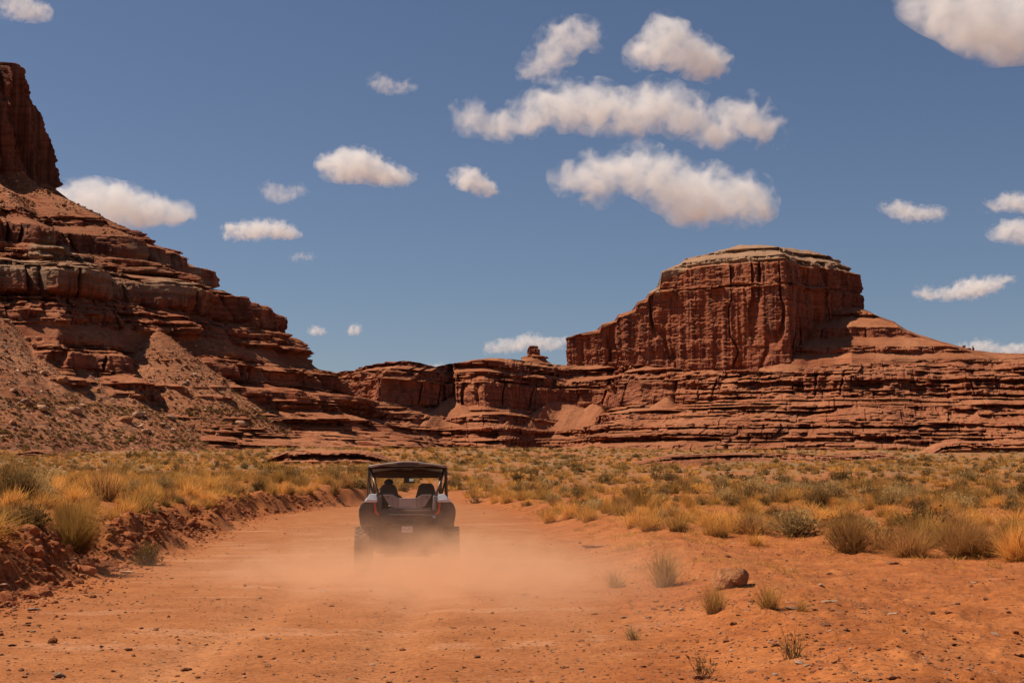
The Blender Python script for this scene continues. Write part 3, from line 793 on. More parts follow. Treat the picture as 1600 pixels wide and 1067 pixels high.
# the rest of the brush
def scatter():
    g = np.random.default_rng(5)
    out = []
    for (d0, d1, dens) in ((17, 60, 1.15), (60, 130, 0.62), (130, 260, 0.30), (260, 560, 0.10)):
        a0, a1 = -0.43, 0.43
        area = (a1 - a0) * (d1 * d1 - d0 * d0) / 2
        n = int(area * dens)
        d = np.sqrt(g.uniform(d0 * d0, d1 * d1, n)); a = g.uniform(a0, a1, n)
        out.append(np.stack([a * d, d], 1))
    p = np.vstack(out)
    x, y = p[:, 0], p[:, 1]
    xl, xr = road_l(y), road_r(y)
    wob = 0.5 * fbm(x / 3, y / 3, 0, 2, 51)
    left = (x < xl - 1.15 + wob * .6)
    right = (x > xr + 0.5 + wob) & (y > open_front(x) + 0.4 + 1.2 * wob)
    beyond = y > 165
    cover = fbm(x / 9, y / 9, 1.5, 3, 52)
    g2 = g.uniform(0, 1, len(x))
    keep_left = left & (g2 < np.where(y < 120, 0.95, 0.75))
    keep_right = right & ((cover > 0.02) | (g2 < 0.22)) & (g2 < 0.72)
    front = right & (y < open_front(x) + 4) & (cover > -.2)
    keep = keep_left | keep_right | (beyond & (g2 < 0.8) & (cover > -0.4)) | (front & (g2 < .85))
    keep &= ~(((x - 6.4) / 3.4) ** 2 + ((y - 107) / 8) ** 2 < 1)
    # stay off the cliffs
    keep &= y < np.interp(x / y * F + 800, [0, 250, 480, 640, 900, 1600], [292, 300, 400, 560, 590, 540])
    x, y, left = x[keep], y[keep], (x < 0.5 * (xl + xr))[keep]
    z = ground_z(x, y)
    n = len(x)
    kn = fbm(x / 14, y / 14, 3, 2, 53) + g.normal(0, .35, n)
    kinds = np.empty(n, object)
    u = g.uniform(0, 1, n)
    for i in range(n):
        if left[i] and y[i] < 75: w = (('gold', .60), ('olive', .17), ('brown', .12), ('dark', .08), ('sage', .03))
        elif left[i]: w = (('gold', .42), ('olive', .28), ('dark', .12), ('sage', .14), ('brown', .04))
        elif y[i] < 45: w = (('gold', .55), ('olive', .12), ('brown', .18), ('dark', .07), ('sage', .08))
        else: w = (('gold', .38), ('olive', .22), ('dark', .17), ('sage', .17), ('brown', .06))
        t = 0
        for k, q in w:
            t += q
            if u[i] <= t + 1e-9: break
        kinds[i] = k
    wid = np.clip(g.lognormal(-0.12, 0.36, n), .4, 2.0) * np.where(y < 60, 0.92, 1.12)
    hg = wid * g.uniform(0.5, 0.8, n)
    hg = hg * np.where(left, .88, .78)
    hg = np.where((kinds == 'gold'), np.clip(wid * .54, .25, .6), hg) * np.where(y < 40, .85, 1)
    px = 800 + x / y * F
    inview = (px > -25) & (px < 1625)
    app = np.where(inview, wid * hg / (y * y), 0)
    order = np.argsort(-app)
    one = np.zeros(n, bool)
    for kind_set, cap in ((('gold',), 260), (('olive', 'dark', 'sage', 'brown'), 290)):
        c = 0
        for i in order:
            if kinds[i] in kind_set and app[i] > 0:
                one[i] = True; c += 1
                if c >= cap: break
    rz = g.uniform(0, 6.28, n)
    for i in np.nonzero(one)[0]:
        k = kinds[i]
        where = ('on the plain behind the left bank' if left[i] else
                 'at the front edge of the right hand brush' if y[i] < open_front(x[i]) + 7 else 'on the sandy plain right of the road')
        plant(k, x[i], y[i], wid[i], hg[i], rz[i], LOOK[k] + ' ' + where, f'{k} brush {where}', vi=int(rz[i] * 100), z=z[i])
    r = ~one
    return x[r], y[r], z[r], wid[r], hg[r], rz[r], kinds[r]

def instancer(name, label, pts, scales, rots, idx, sources, mat=None):
    """one 'stuff' object: geometry-node instances of a few source meshes on points"""
    hidden = bpy.data.collections.new(name + '_sources')
    srcs = []
    for k, me in enumerate(sources):
        o = bpy.data.objects.new(f'{name}_source_{k:02d}', me); hidden.objects.link(o); srcs.append(o)
    me = bpy.data.meshes.new(name)
    me.from_pydata([tuple(p) for p in pts], [], [])
    for an, tp, av in (('i_scale', 'FLOAT_VECTOR', scales), ('i_rot', 'FLOAT_VECTOR', rots)):
        a_ = me.attributes.new(an, tp, 'POINT'); a_.data.foreach_set('vector', np.ascontiguousarray(av, np.float32).ravel())
    a_ = me.attributes.new('i_idx', 'INT', 'POINT'); a_.data.foreach_set('value', np.ascontiguousarray(idx, np.int32))
    o = link(bpy.data.objects.new(name, me))
    ng = bpy.data.node_groups.new(name + '_scatter', 'GeometryNodeTree')
    ng.interface.new_socket('Geometry', in_out='INPUT', socket_type='NodeSocketGeometry')
    ng.interface.new_socket('Geometry', in_out='OUTPUT', socket_type='NodeSocketGeometry')
    N, Lk = ng.nodes, ng.links
    gi, go = N.new('NodeGroupInput'), N.new('NodeGroupOutput')
    ci = N.new('GeometryNodeCollectionInfo'); ci.inputs['Collection'].default_value = hidden
    ci.inputs['Separate Children'].default_value = True; ci.inputs['Reset Children'].default_value = True
    ip = N.new('GeometryNodeInstanceOnPoints'); ip.inputs['Pick Instance'].default_value = True
    def named(an, dt):
        nd = N.new('GeometryNodeInputNamedAttribute'); nd.data_type = dt; nd.inputs['Name'].default_value = an
        return nd.outputs['Attribute']
    e2r = N.new('FunctionNodeEulerToRotation')
    Lk.new(named('i_rot', 'FLOAT_VECTOR'), e2r.inputs[0])
    mp = N.new('GeometryNodeMeshToPoints')
    Lk.new(gi.outputs[0], mp.inputs[0]); Lk.new(mp.outputs[0], ip.inputs['Points'])
    Lk.new(ci.outputs[0], ip.inputs['Instance']); Lk.new(named('i_idx', 'INT'), ip.inputs['Instance Index'])
    Lk.new(e2r.outputs[0], ip.inputs['Rotation']); Lk.new(named('i_scale', 'FLOAT_VECTOR'), ip.inputs['Scale'])
    Lk.new(ip.outputs[0], go.inputs[0])
    md = o.modifiers.new('scatter', 'NODES'); md.node_group = ng
    return tag(o, label, kind='stuff')

bx, by, bz, bw, bh, brz, bk = scatter()
kl = list(KINDS)
near_b = by < 75
srcs = [m for k in kl for m in FARM[k]] + [m for k in kl for m in NEAR[k][:3]]
bidx = np.array([kl.index(k) for k in bk]) * 3 + rng.integers(0, 3, len(bk)) + np.where(near_b, 3 * len(kl), 0)
instancer('desert_brush', 'low dry brush and grass covering the plain up to the cliffs',
          np.stack([bx, by, bz - 0.015], 1), np.stack([bw, bw, bh / .62], 1), np.stack([0 * brz, 0 * brz, brz], 1), bidx, srcs)

# short dead grass and litter between the clumps near the road
def litter():
    g = np.random.default_rng(15)
    n = 9000
    d = np.sqrt(g.uniform(14 ** 2, 70 ** 2, n)); a = g.uniform(-.42, .42, n)
    x, y = a * d, d
    dl = road_l(y) - x; dr = x - road_r(y)
    front = y - open_front(x)
    k = ((dl > .9) | ((dr > .4) & (front > -5.5) & (g.uniform(0, 1, n) < .6 + .3 * (front > 0))) | ((dr > .3) & (dr < 2.8) & (y < 38) & (g.uniform(0, 1, n) < .75))) & (fbm(x / 4, y / 4, 0, 2, 61) > -.35)
    x, y = x[k], y[k]
    n = len(x)
    w = g.uniform(.25, .6, n)
    tuft = [blades_mesh('short_grass', 'gold', 40, .5, .45, .016, 1.1, 700 + v, .4, 0, base=.6, segs=1) for v in range(3)] + \
           [blades_mesh('short_brush', 'brown', 40, .5, .4, .016, 1.3, 710 + v, .1, 0, base=.6, segs=1) for v in range(2)]
    instancer('dead_grass', 'short dead grass and twigs between the brush', np.stack([x, y, ground_z(x, y) - .01], 1),
              np.stack([w, w, w * g.uniform(.5, 1.0, n)], 1), np.stack([0 * x, 0 * x, g.uniform(0, 6.28, n)], 1), g.integers(0, 5, n), tuft)
litter()

# ------------------------------------------------------------------ stones
def rock_mat(name, c1, c2):
    t = NT(name); o = t.obj()
    info = t.new('ShaderNodeObjectInfo')
    c = t.mix(t.rng(t.noise(o, 5.0, 5), .3, .7), c1, c2)
    c = t.mix(1.0, c, t.math('ADD', t.math('MULTIPLY', info.outputs['Random'], .6), .7), 'MULTIPLY')
    t.set(Base_Color=c, Roughness=.92, Specular_IOR_Level=.15, Normal=t.bump(t.noise(o, 14, 5, .65), .6, .06))
    return t.m
ORANGE = rock_mat('orange_sandstone', (0.27, 0.10, 0.036), (0.46, 0.195, 0.08))
STONE = rock_mat('red_stone', (0.20, 0.075, 0.032), (0.40, 0.165, 0.07))
PALE = rock_mat('pale_stone', (0.36, 0.20, 0.12), (0.55, 0.36, 0.24))

TALUSP = rock_mat('tan_stone', (0.28, 0.14, 0.075), (0.45, 0.25, 0.14))

def stone_mesh(name, seed, flat=1.0, mat=None, sub=2, cuts=9):
    """an angular stone: an ico sphere cut by random planes"""
    g = random.Random(seed)
    bm = bmesh.new()
    bmesh.ops.create_icosphere(bm, subdivisions=sub, radius=.5)
    pl = [(Vector((g.gauss(0, 1), g.gauss(0, 1), g.gauss(0, 1))).normalized(), g.uniform(.24, .42)) for _ in range(cuts)]
    for v in bm.verts:
        for n_, dd in pl:
            e = v.co.dot(n_) - dd
            if e > 0: v.co -= n_ * e * .92
        v.co += Vector((g.uniform(-1, 1), g.uniform(-1, 1), g.uniform(-1, 1))) * .012
        v.co.z *= flat
    me = bpy.data.meshes.new(name); bm.to_mesh(me); bm.free()
    me.materials.append(mat or STONE)
    return me
SM = [stone_mesh('stone', 60 + k, [.5, .7, .35, .8, .3, .6][k], STONE if k < 4 else PALE, 1 if k else 1) for k in range(6)]
BM_ = [stone_mesh('boulder_rock', 80 + k, [.7, .55, .85, .45][k], [STONE, TALUSP, STONE, TALUSP][k], 3, 11) for k in range(4)]

def gravel():
    g = np.random.default_rng(25)
    n = 42000
    d = 8.0 * (70 / 8.0) ** g.uniform(0, 1, n) ; a = g.uniform(-.42, .42, n)
    x, y = a * d, d
    dl = road_l(y) - x; dr = x - road_r(y)
    inroad = (dl < 0) & (dr < 0)
    edge = np.exp(-(dl / .7) ** 2) + .8 * np.exp(-((dr - 1.0) / 1.2) ** 2)
    w = np.where(inroad, .35, .75) * (.55 + .5 * (fbm(x / 1.5, y / 1.5, 0, 2, 71) > 0)) + .6 * edge
    k = g.uniform(0, 1, n) < w
    x, y = x[k], y[k]; n = len(x)
    face = (road_l(y) - x > -.1) & (road_l(y) - x < 1.6)
    s_ = np.clip(g.lognormal(-4.1, .6, n), .006, .10) * np.where(face, 1.7, 1.0)
    z = ground_z(x, y)
    instancer('gravel', 'loose stones and clods scattered over the road and its edges', np.stack([x, y, z + .1 * s_], 1),
              np.stack([s_ * g.uniform(.8, 1.6, n), s_ * g.uniform(.8, 1.4, n), s_ * g.uniform(.6, 1.1, n)], 1),
              np.stack([g.uniform(-.3, .3, n), g.uniform(-.3, .3, n), g.uniform(0, 6.28, n)], 1), g.choice([0, 1, 2, 3, 0, 1, 2, 3, 4, 5], n), SM)
    # clods of the broken bank
    n = 5200
    y = 13 * (75 / 13.0) ** g.uniform(0, 1, n); x = road_l(y) - g.normal(.55, .5, n)
    z = ground_z(x, y)
    s_ = np.clip(g.lognormal(-2.75, .6, n), .02, .26) * np.where(x > road_l(y) - .15, .4, 1.0)
    instancer('bank_clods', 'crumbled red earth clods on the cut bank', np.stack([x, y, z + .05 * s_], 1),
              np.stack([s_ * g.uniform(.8, 1.5, n), s_ * g.uniform(.8, 1.3, n), s_ * g.uniform(.7, 1.3, n)], 1),
              np.stack([g.uniform(-.6, .6, n), g.uniform(-.6, .6, n), g.uniform(0, 6.28, n)], 1), g.integers(0, 4, n), [EARTH[k] for k in range(4)])
EARTH_M = rock_mat('red_earth_clod', (0.24, 0.07, 0.024), (0.40, 0.13, 0.045))
EARTH = [stone_mesh('earth_clod', 160 + k, [.8, .7, .9, .6][k], EARTH_M, 2, 7) for k in range(4)]
gravel()

def single_stone(name, label, x, y, sx, sy, sz, me, rz=0.0, sink=.2, cat='stone', group=None, rx=0.0):
    o = link(bpy.data.objects.new(name, me))
    o.location = (x, y, gz(x, y) + sz * (.5 - sink) * .6)
    o.scale = (sx, sy, sz); o.rotation_euler = (rx, 0, rz)
    return tag(o, label, cat, group)
single_stone('boulder', 'rounded orange boulder with a broken shadowed right side by the green tufts', 2.47, 16.9, .37, .37, .46, stone_mesh('boulder_rock', 301, .95, ORANGE, 4, 16), .4, .25, 'boulder')
single_stone('boulder', 'smaller cracked rock leaning against the right side of the orange boulder', 2.67, 16.78, .25, .25, .30, stone_mesh('boulder_rock', 305, .9, ORANGE, 4, 14), 1.0, .2, 'boulder')
def ground_stone(px, py, wpx, label, me, flat=.4, rz=0.0):
    d = CAMZ * F / (py - HORIZON)
    w = wpx / F * d
    single_stone('flat_stone' if flat < .5 else 'stone', label, (px - 800) / F * d, d, w * 1.15, w * .7, w * flat * 1.6, me, rz, .25)
ground_stone(925, 856, 34, 'flat reddish slab lying at the edge of the road before the grass', stone_mesh('flat_stone', 311, .35, STONE, 2), .3, .3)
ground_stone(1292, 972, 28, 'long pale flat stone in the open dirt right of the green tufts', stone_mesh('flat_stone', 312, .3, PALE, 2), .3, .2)
ground_stone(1232, 985, 26, 'pale flat stone lying under the leaning green tuft', stone_mesh('flat_stone', 313, .4, PALE, 2), .35, .1)
ground_stone(1387, 885, 22, 'thick dark flat stone in the open dirt before the tangled brush', stone_mesh('flat_stone', 314, .5, STONE, 2), .45, .0)
ground_stone(1290, 906, 16, 'small dark chip of stone in the open dirt before the forked trunk bush', stone_mesh('flat_stone', 315, .5, STONE, 2), .4, .6)
ground_stone(1310, 1004, 18, 'reddish stone standing in the bare dirt below the long pale stone', stone_mesh('stone', 316, .6, STONE, 2), .5, .6)
ground_stone(62, 950, 22, 'pale chalky stone at the foot of the cut bank', stone_mesh('flat_stone', 317, .4, PALE, 2), .35, .5)
ground_stone(205, 893, 22, 'pale flat stone where the shadow of the big bank shrub ends', stone_mesh('flat_stone', 318, .35, PALE, 2), .35, .2)
ground_stone(210, 1010, 14, 'brown stone lying loose on the road in a pale scraped patch', stone_mesh('stone', 319, .6, STONE, 2), .5, .9)
ground_stone(590, 1055, 16, 'brown stone in the middle of the road', stone_mesh('stone', 320, .6, STONE, 2), .5, .3)

# boulders and rubble on the talus below the tower
PXV = 800 + MESA_V[:, :, 0] / MESA_V[:, :, 1] * F
_dz = (MESA_V[:, :, 2] - CAMZ) / MESA_V[:, :, 1]
PYV = 533.5 - F * (_dz * math.cos(TILT) - math.sin(TILT)) / (math.cos(TILT) + _dz * math.sin(TILT))
def on_mesa(px, py):
    q = (PXV - px) ** 2 + (PYV - py) ** 2 + 4e-3 * (MESA_V[:, :, 1] - 300)
    i = np.unravel_index(np.argmin(q), q.shape)
    return MESA_V[i]
def talus_boulders():
    spots = [(65, 640, 18, 1), (117, 643, 20, 1), (198, 658, 20, 0), (217, 650, 18, 1), (266, 655, 17, 1), (230, 676, 15, 1), (68, 584, 14, 1), (100, 597, 18, 2),
             (28, 497, 9, 1), (40, 531, 10, 1), (5, 503, 11, 3), (52, 540, 11, 0), (57, 528, 9, 1), (93, 590, 10, 1), (20, 660, 12, 0), (150, 642, 10, 2), (45, 635, 12, 2), (255, 664, 11, 3),
             (180, 690, 9, 0), (130, 615, 10, 0), (84, 655, 10, 0), (22, 610, 11, 1), (36, 583, 10, 2), (300, 668, 10, 2), (12, 560, 10, 1), (340, 680, 10, 0), (375, 664, 18, 1)]
    for k, (px, py, w, m) in enumerate(spots):
        p = on_mesa(px, py)
        s_ = w / F * p[1] * 1.25
        o = link(bpy.data.objects.new('boulder', BM_[m]))
        o.location = (p[0], p[1] - .1 * s_, p[2] + .12 * s_); o.scale = (s_, s_, s_ * .9); o.rotation_euler = (.25, .1, k * 1.7)
        pale = m in (1, 3)
        tag(o, ('pale' if pale else 'dark red') + ' fallen boulder lying on the rubble slope below the mesa tower', 'boulder', ('pale' if pale else 'dark') + ' boulders on the rubble slope')
    g = np.random.default_rng(35)
    at_ = bpy.data.objects['mesa'].data.attributes['rubble'].data
    rb = np.empty(len(at_), np.float32); at_.foreach_get('value', rb)
    V = MESA_V.reshape(-1, 3)
    ok = np.nonzero((rb > .5) & (PXV.ravel() > -20) & (PXV.ravel() < 640))[0]
    sel = g.choice(ok, min(9000, len(ok)), replace=False)
    n = len(sel)
    s_ = np.clip(g.lognormal(-.75, .5, n), .2, 1.7)
    instancer('rubble', 'broken rock rubble covering the slope below the mesa tower', V[sel] + np.stack([g.normal(0, .3, n), g.normal(0, .3, n), .05 * s_], 1),
              np.stack([s_ * g.uniform(.8, 1.6, n), s_, s_ * g.uniform(.6, 1.1, n)], 1), g.uniform(-.5, 6, (n, 3)) * np.array([.1, .1, 1]), g.choice([0, 1, 2, 3, 0, 1, 2, 3, 4, 5], n), SM)
    # low brush on the lower rubble slope
    ok = np.nonzero((rb > .5) & (PYV.ravel() > 610) & (PXV.ravel() > -20))[0]
    sel = g.choice(ok, min(1500, len(ok)), replace=False); n = len(sel)
    w = g.uniform(.5, 1.3, n)
    instancer('slope_brush', 'small olive brush dotting the foot of the rubble slope', V[sel], np.stack([w, w, w * .9], 1),
              np.stack([0 * w, 0 * w, g.uniform(0, 6, n)], 1), g.integers(0, 5, n), [FARM['dark'][0], FARM['dark'][1], FARM['sage'][0], FARM['olive'][0], FARM['dark'][2]])
talus_boulders()
# ------------------------------------------------------------------ the off-road vehicle, seen from behind
VX, VY = -1.70, 23.25
VROT = 0.073           # ground under the middle of the rear axle
M_PLASTIC = simple_mat('dusty_black_plastic', (0.045, 0.038, 0.034), .55, var=.2, dust=.45)
M_BODY = simple_mat('dark_grey_body', (0.05, 0.043, 0.04), .45, var=.15, dust=.5)
M_PANEL = simple_mat('grey_panel', (0.25, 0.23, 0.215), .45, var=.1, dust=.55)
M_WHITE = simple_mat('pearl_white_panel', (0.72, 0.71, 0.72), .22, var=.05, dust=.18)
M_TUBE = simple_mat('dark_steel_tube', (0.06, 0.05, 0.045), .38, .5, var=.15, dust=.35)
M_STEEL = simple_mat('bare_steel', (0.55, 0.52, 0.5), .3, .9, var=.15, dust=.2)
M_RUBBER = simple_mat('dusty_rubber', (0.035, 0.03, 0.027), .85, var=.2, dust=.8)
M_SEAT = simple_mat('dark_seat_fabric', (0.04, 0.03, 0.028), .85, var=.25, dust=.2, bump=.2)
M_LIGHT = simple_mat('red_light_lens', (0.55, 0.07, 0.025), .25, var=.1)
M_LIGHT.node_tree.nodes['Principled BSDF'].inputs['Emission Color'].default_value = (1, .12, .03, 1)
M_LIGHT.node_tree.nodes['Principled BSDF'].inputs['Emission Strength'].default_value = 0.0
M_CPANEL = simple_mat('light_grey_panel', (0.36, 0.33, 0.305), .45, var=.08, dust=.5)
M_EDGE = simple_mat('dusty_edge_highlight', (0.36, 0.30, 0.26), .5, var=.1, dust=.5)  # dust on the roof edge, made paler to carry its sunlit highlight
M_MIRROR = simple_mat('mirror_glass', (0.8, 0.8, 0.8), .05, 1.0, var=.02)
M_LETTER = simple_mat('dull_grey_lettering', (0.20, 0.18, 0.165), .5, var=.1)

def plate_mat():
    t = NT('plate_face'); o = t.obj()
    n = t.noise(t.scale(o, (55, 1, 22)), 1.0, 2)
    sep = t.new('ShaderNodeSeparateXYZ'); t.l.new(o, sep.inputs[0])
    band = t.math('MULTIPLY', t.rng(sep.outputs[2], -.022, -.014), t.rng(sep.outputs[2], .022, .014))
    c = t.mix(t.math('MULTIPLY', t.math('MULTIPLY', t.rng(n, .50, .56), band), .7), (.62, .58, .55), (.18, .13, .12))
    t.set(Base_Color=c, Roughness=.4); return t.m
M_PLATE = plate_mat()

def bm_obj(name, bm, mat, parent, smooth=False, loc=(0, 0, 0), bevel=0.0):
    if bevel:
        bmesh.ops.bevel(bm, geom=list(bm.edges), offset=bevel, segments=2, profile=.6, affect='EDGES', clamp_overlap=True)
    bmesh.ops.recalc_face_normals(bm, faces=bm.faces)
    me = bpy.data.meshes.new(name); bm.to_mesh(me); bm.free()
    if smooth: me.polygons.foreach_set('use_smooth', [True] * len(me.polygons))
    me.materials.append(mat)
    o = link(bpy.data.objects.new(name, me), parent); o.location = loc
    return o

def add_box(bm, c, s, rot=None):
    m = Matrix.Translation(c) @ (rot.to_4x4() if rot else Matrix.Identity(4)) @ Matrix.Diagonal((*s, 1))
    bmesh.ops.create_cube(bm, size=1.0, matrix=m)
    return bm

def add_prism(bm, poly, y0, y1, axis='y', taper=1.0):
    """polygon in x,z pushed along y (or y,z pushed along x)"""
    cx = sum(p[0] for p in poly) / len(poly); cz = sum(p[1] for p in poly) / len(poly)
    def mk(a, b, h): return (a, h, b) if axis == 'y' else (h, a, b)
    A = [bm.verts.new(mk(a, b, y0)) for a, b in poly]
    B = [bm.verts.new(mk(cx + (a - cx) * taper, cz + (b - cz) * taper, y1)) for a, b in poly]
    bm.faces.new(A); bm.faces.new(B[::-1])
    for k in range(len(poly)):
        bm.faces.new((A[k - 1], B[k - 1], B[k], A[k]))
    return bm

def add_tube(bm, pts, r, n=10):
    pts = [Vector(p) for p in pts]
    prev = None
    for k, p in enumerate(pts):
        d = (pts[min(k + 1, len(pts) - 1)] - pts[max(k - 1, 0)]).normalized()
        x = d.cross(Vector((0, 0, 1)) if abs(d.z) < .95 else Vector((0, 1, 0))).normalized(); y = d.cross(x)
        ring = [bm.verts.new(p + (x * math.cos(2 * math.pi * q / n) + y * math.sin(2 * math.pi * q / n)) * r) for q in range(n)]
        if prev:
            for q in range(n): bm.faces.new((prev[q], prev[(q + 1) % n], ring[(q + 1) % n], ring[q]))
        else: bm.faces.new(ring[::-1])
        prev = ring
    bm.faces.new(prev)
    return bm

def bend(pts, r=.08, n=4):
    """round the corners of a polyline"""
    pts = [Vector(p) for p in pts]; out = [pts[0]]
    for a, b, c in zip(pts[:-2], pts[1:-1], pts[2:]):
        u = (a - b).normalized() * min(r, (a - b).length * .45); v = (c - b).normalized() * min(r, (c - b).length * .45)
        for k in range(n + 1):
            t = k / n
            out.append((b + u) * (1 - t) ** 2 + b * 2 * t * (1 - t) + (b + v) * t * t)
    return out + [pts[-1]]

def build_vehicle():
    root = empty('off_road_vehicle', (VX, VY, gz(VX, VY) + .0), VROT)
    tag(root, 'dusty dark two seat off road buggy with roof driving away down the dirt road', 'off-road vehicle')
    # wheels: tyre with chunky lugs, rim
    def wheel(x, y, w, r):
        hub = empty('wheel', (0, 0, 0)); hub.parent = root; hub.location = (x, y, r - .01)
        bm = bmesh.new(); n = 40
        prof = [(-w * .40, r * .60), (-w * .5, r * .70), (-w * .5, r * .88), (-w * .42, r * .955), (0, r * .97), (w * .42, r * .955), (w * .5, r * .88), (w * .5, r * .70), (w * .40, r * .60)]
        rings = [[bm.verts.new((a, b * math.cos(2 * math.pi * q / n), b * math.sin(2 * math.pi * q / n))) for q in range(n)] for a, b in prof]
        for A, B in zip(rings[:-1], rings[1:]):
            for q in range(n): bm.faces.new((A[q], A[(q + 1) % n], B[(q + 1) % n], B[q]))
        for q in range(22):                                    # lugs in a staggered chevron
            for row, (ox, tw) in enumerate(((-.36, .5), (-.12, -.35), (.12, .35), (.36, -.5))):
                a = 2 * math.pi * (q + .5 * (row % 2)) / 22
                m = Matrix.Rotation(a, 4, 'X') @ Matrix.Translation((ox * w, 0, r * .975)) @ Matrix.Rotation(tw, 4, 'Z')
                bmesh.ops.create_cube(bm, size=1.0, matrix=m @ Matrix.Diagonal((w * .22, r * .13, r * .055, 1)))
        bm_obj('tyre', bm, M_RUBBER, hub)
        bm = bmesh.new(); prof = [(-w * .38, r * .61), (-w * .30, r * .52), (-w * .1, r * .5), (w * .1, r * .5), (w * .30, r * .52), (w * .38, r * .61)]
        rings = [[bm.verts.new((a, b * math.cos(2 * math.pi * q / n), b * math.sin(2 * math.pi * q / n))) for q in range(n)] for a, b in prof]
        for A, B in zip(rings[:-1], rings[1:]):
            for q in range(n): bm.faces.new((A[q], A[(q + 1) % n], B[(q + 1) % n], B[q]))
        s = 1 if x > 0 else -1
        for q in range(6):
            m = Matrix.Rotation(q * math.pi / 3, 4, 'X')
            bmesh.ops.create_cube(bm, size=1.0, matrix=m @ Matrix.Translation((s * w * .22, 0, r * .27)) @ Matrix.Diagonal((.03, .06, r * .52, 1)))
        bmesh.ops.create_cone(bm, cap_ends=True, segments=16, radius1=r * .16, radius2=r * .14, depth=.09, matrix=Matrix.Translation((s * w * .2, 0, 0)) @ Matrix.Rotation(math.pi / 2, 4, 'Y'))
        bm_obj('rim', bm, M_TUBE, hub)
    for sx in (-1, 1):
        wheel(sx * .715, 0.0, .255, .358)
        wheel(sx * .715, 2.20, .235, .355)
    # body tub and floor
    bm = bmesh.new(); add_prism(bm, [(-.30, .30), (2.0, .30), (2.0, .52), (.55, .56), (.50, .98), (-.30, .98)], -.50, .50, 'x'); bm_obj('body_tub', bm, M_BODY, root, bevel=.02)
    bm = bmesh.new(); add_prism(bm, [(1.85, .48), (2.85, .48), (2.78, .78), (2.1, .98), (1.85, 1.0)], -.52, .52, 'x'); bm_obj('hood', bm, M_WHITE, root, bevel=.03)
    bm = bmesh.new(); add_box(bm, (0, -.06, .27), (.74, .62, .06)); bm_obj('skid_plate', bm, M_PLASTIC, root, bevel=.01)
    bm = bmesh.new(); add_box(bm, (0, .02, .36), (.34, .3, .2)); add_tube(bm, [(-.6, 0, .355), (.6, 0, .355)], .028); bm_obj('rear_axle', bm, M_TUBE, root)
    # rear fenders with their white shoulder panels and lights
    for s in (-1, 1):
        out = [(.45, 1.13), (.56, 1.155), (.66, 1.14), (.74, 1.08), (.775, .99), (.775, .90), (.755, .79), (.735, .705), (.45, .72)]
        bm = bmesh.new(); add_prism(bm, [(s * a, b) for a, b in out], -.30, .46); bm_obj('rear_fender', bm, M_BODY, root, bevel=.028)
        bm = bmesh.new(); add_prism(bm, [(s * .47, 1.125), (s * .50, 1.225), (s * .60, 1.235), (s * .655, 1.17), (s * .69, 1.125)], -.20, .70, taper=.92); bm_obj('shoulder_panel', bm, M_WHITE, root, bevel=.015)
        bm = bmesh.new(); add_prism(bm, [(s * .485, 1.105), (s * .70, 1.105), (s * .64, 1.158), (s * .485, 1.150)], -.325, -.18); bm_obj('fender_cap', bm, M_WHITE, root, bevel=.008)
        bm = bmesh.new(); add_prism(bm, [(s * .535, 1.10), (s * .505, 1.10), (s * .488, .955), (s * .448, .915), (s * .456, .888), (s * .52, .935)], -.335, -.28); bm_obj('tail_light', bm, M_LIGHT, root, bevel=.004)
        bm = bmesh.new(); add_prism(bm, [(s * .40, .78), (s * .47, .70), (s * .47, 1.20), (s * .42, 1.21)], -.29, .42); bm_obj('rear_pillar', bm, M_PANEL if s > 0 else M_BODY, root, bevel=.01)
        fo = [(1.78, .50), (1.80, .80), (2.0, .93), (2.4, .93), (2.62, .78), (2.64, .72), (2.5, .76), (1.95, .76), (1.86, .5)]
        bm = bmesh.new(); add_prism(bm, fo, s * .50, s * .80, 'x'); bm_obj('front_fender', bm, M_BODY, root, bevel=.012)
        bm = bmesh.new(); add_prism(bm, [(.55, .42), (1.8, .42), (1.82, .80), (1.2, .84), (.55, .98)], s * .60, s * .655, 'x'); dr = bm_obj('door', bm, M_BODY, root, bevel=.012)
        bm = bmesh.new(); add_box(bm, (s * .668, .75, .85), (.03, .14, .03)); bm_obj('door_handle', bm, M_PLASTIC, dr, bevel=.005)
        bm = bmesh.new(); add_tube(bm, [(s * .40, .9, .42), (s * .56, .0, .34)], .032); bm_obj('trailing_arm', bm, M_TUBE, root)
        bm = bmesh.new(); add_tube(bm, [(s * .50, .06, .40), (s * .38, .30, .98)], .022); 
        for q in range(9):
            t = .25 + q * .065
            c = Vector((s * .50, .06, .40)).lerp(Vector((s * .38, .30, .98)), t)
            bmesh.ops.create_cone(bm, cap_ends=True, segments=12, radius1=.048, radius2=.048, depth=.018, matrix=Matrix.Translation(c) @ Vector((-s * .12, .24, .58)).to_track_quat('Z', 'Y').to_matrix().to_4x4())
        bm_obj('shock_absorber', bm, M_STEEL, root)
    # cargo box: grey wing panels, centre panel, ledge, tailgate
    for s in (-1, 1):
        bm = bmesh.new(); add_prism(bm, [(s * .395, 1.225), (s * .235, 1.225), (s * .235, 1.02), (s * .285, 1.045)], -.26, -.20); p = bm_obj('wing_panel', bm, M_PANEL, root, bevel=.005)
        bm = bmesh.new()
        for q, (dx, hh) in enumerate(((.325, .030), (.308, .018))): add_box(bm, (s * dx, -.263, 1.185), (.010, .006, hh))
        add_box(bm, (s * .316, -.263, 1.19), (.028, .006, .008)); bm_obj('panel_mark', bm, M_PLASTIC, p)
        bm = bmesh.new(); add_prism(bm, [(s * .233, 1.222), (s * .142, 1.165), (s * .142, 1.0), (s * .233, 1.02)], -.245, -.19); bm_obj('inner_wing_panel', bm, M_PANEL, root, bevel=.005)
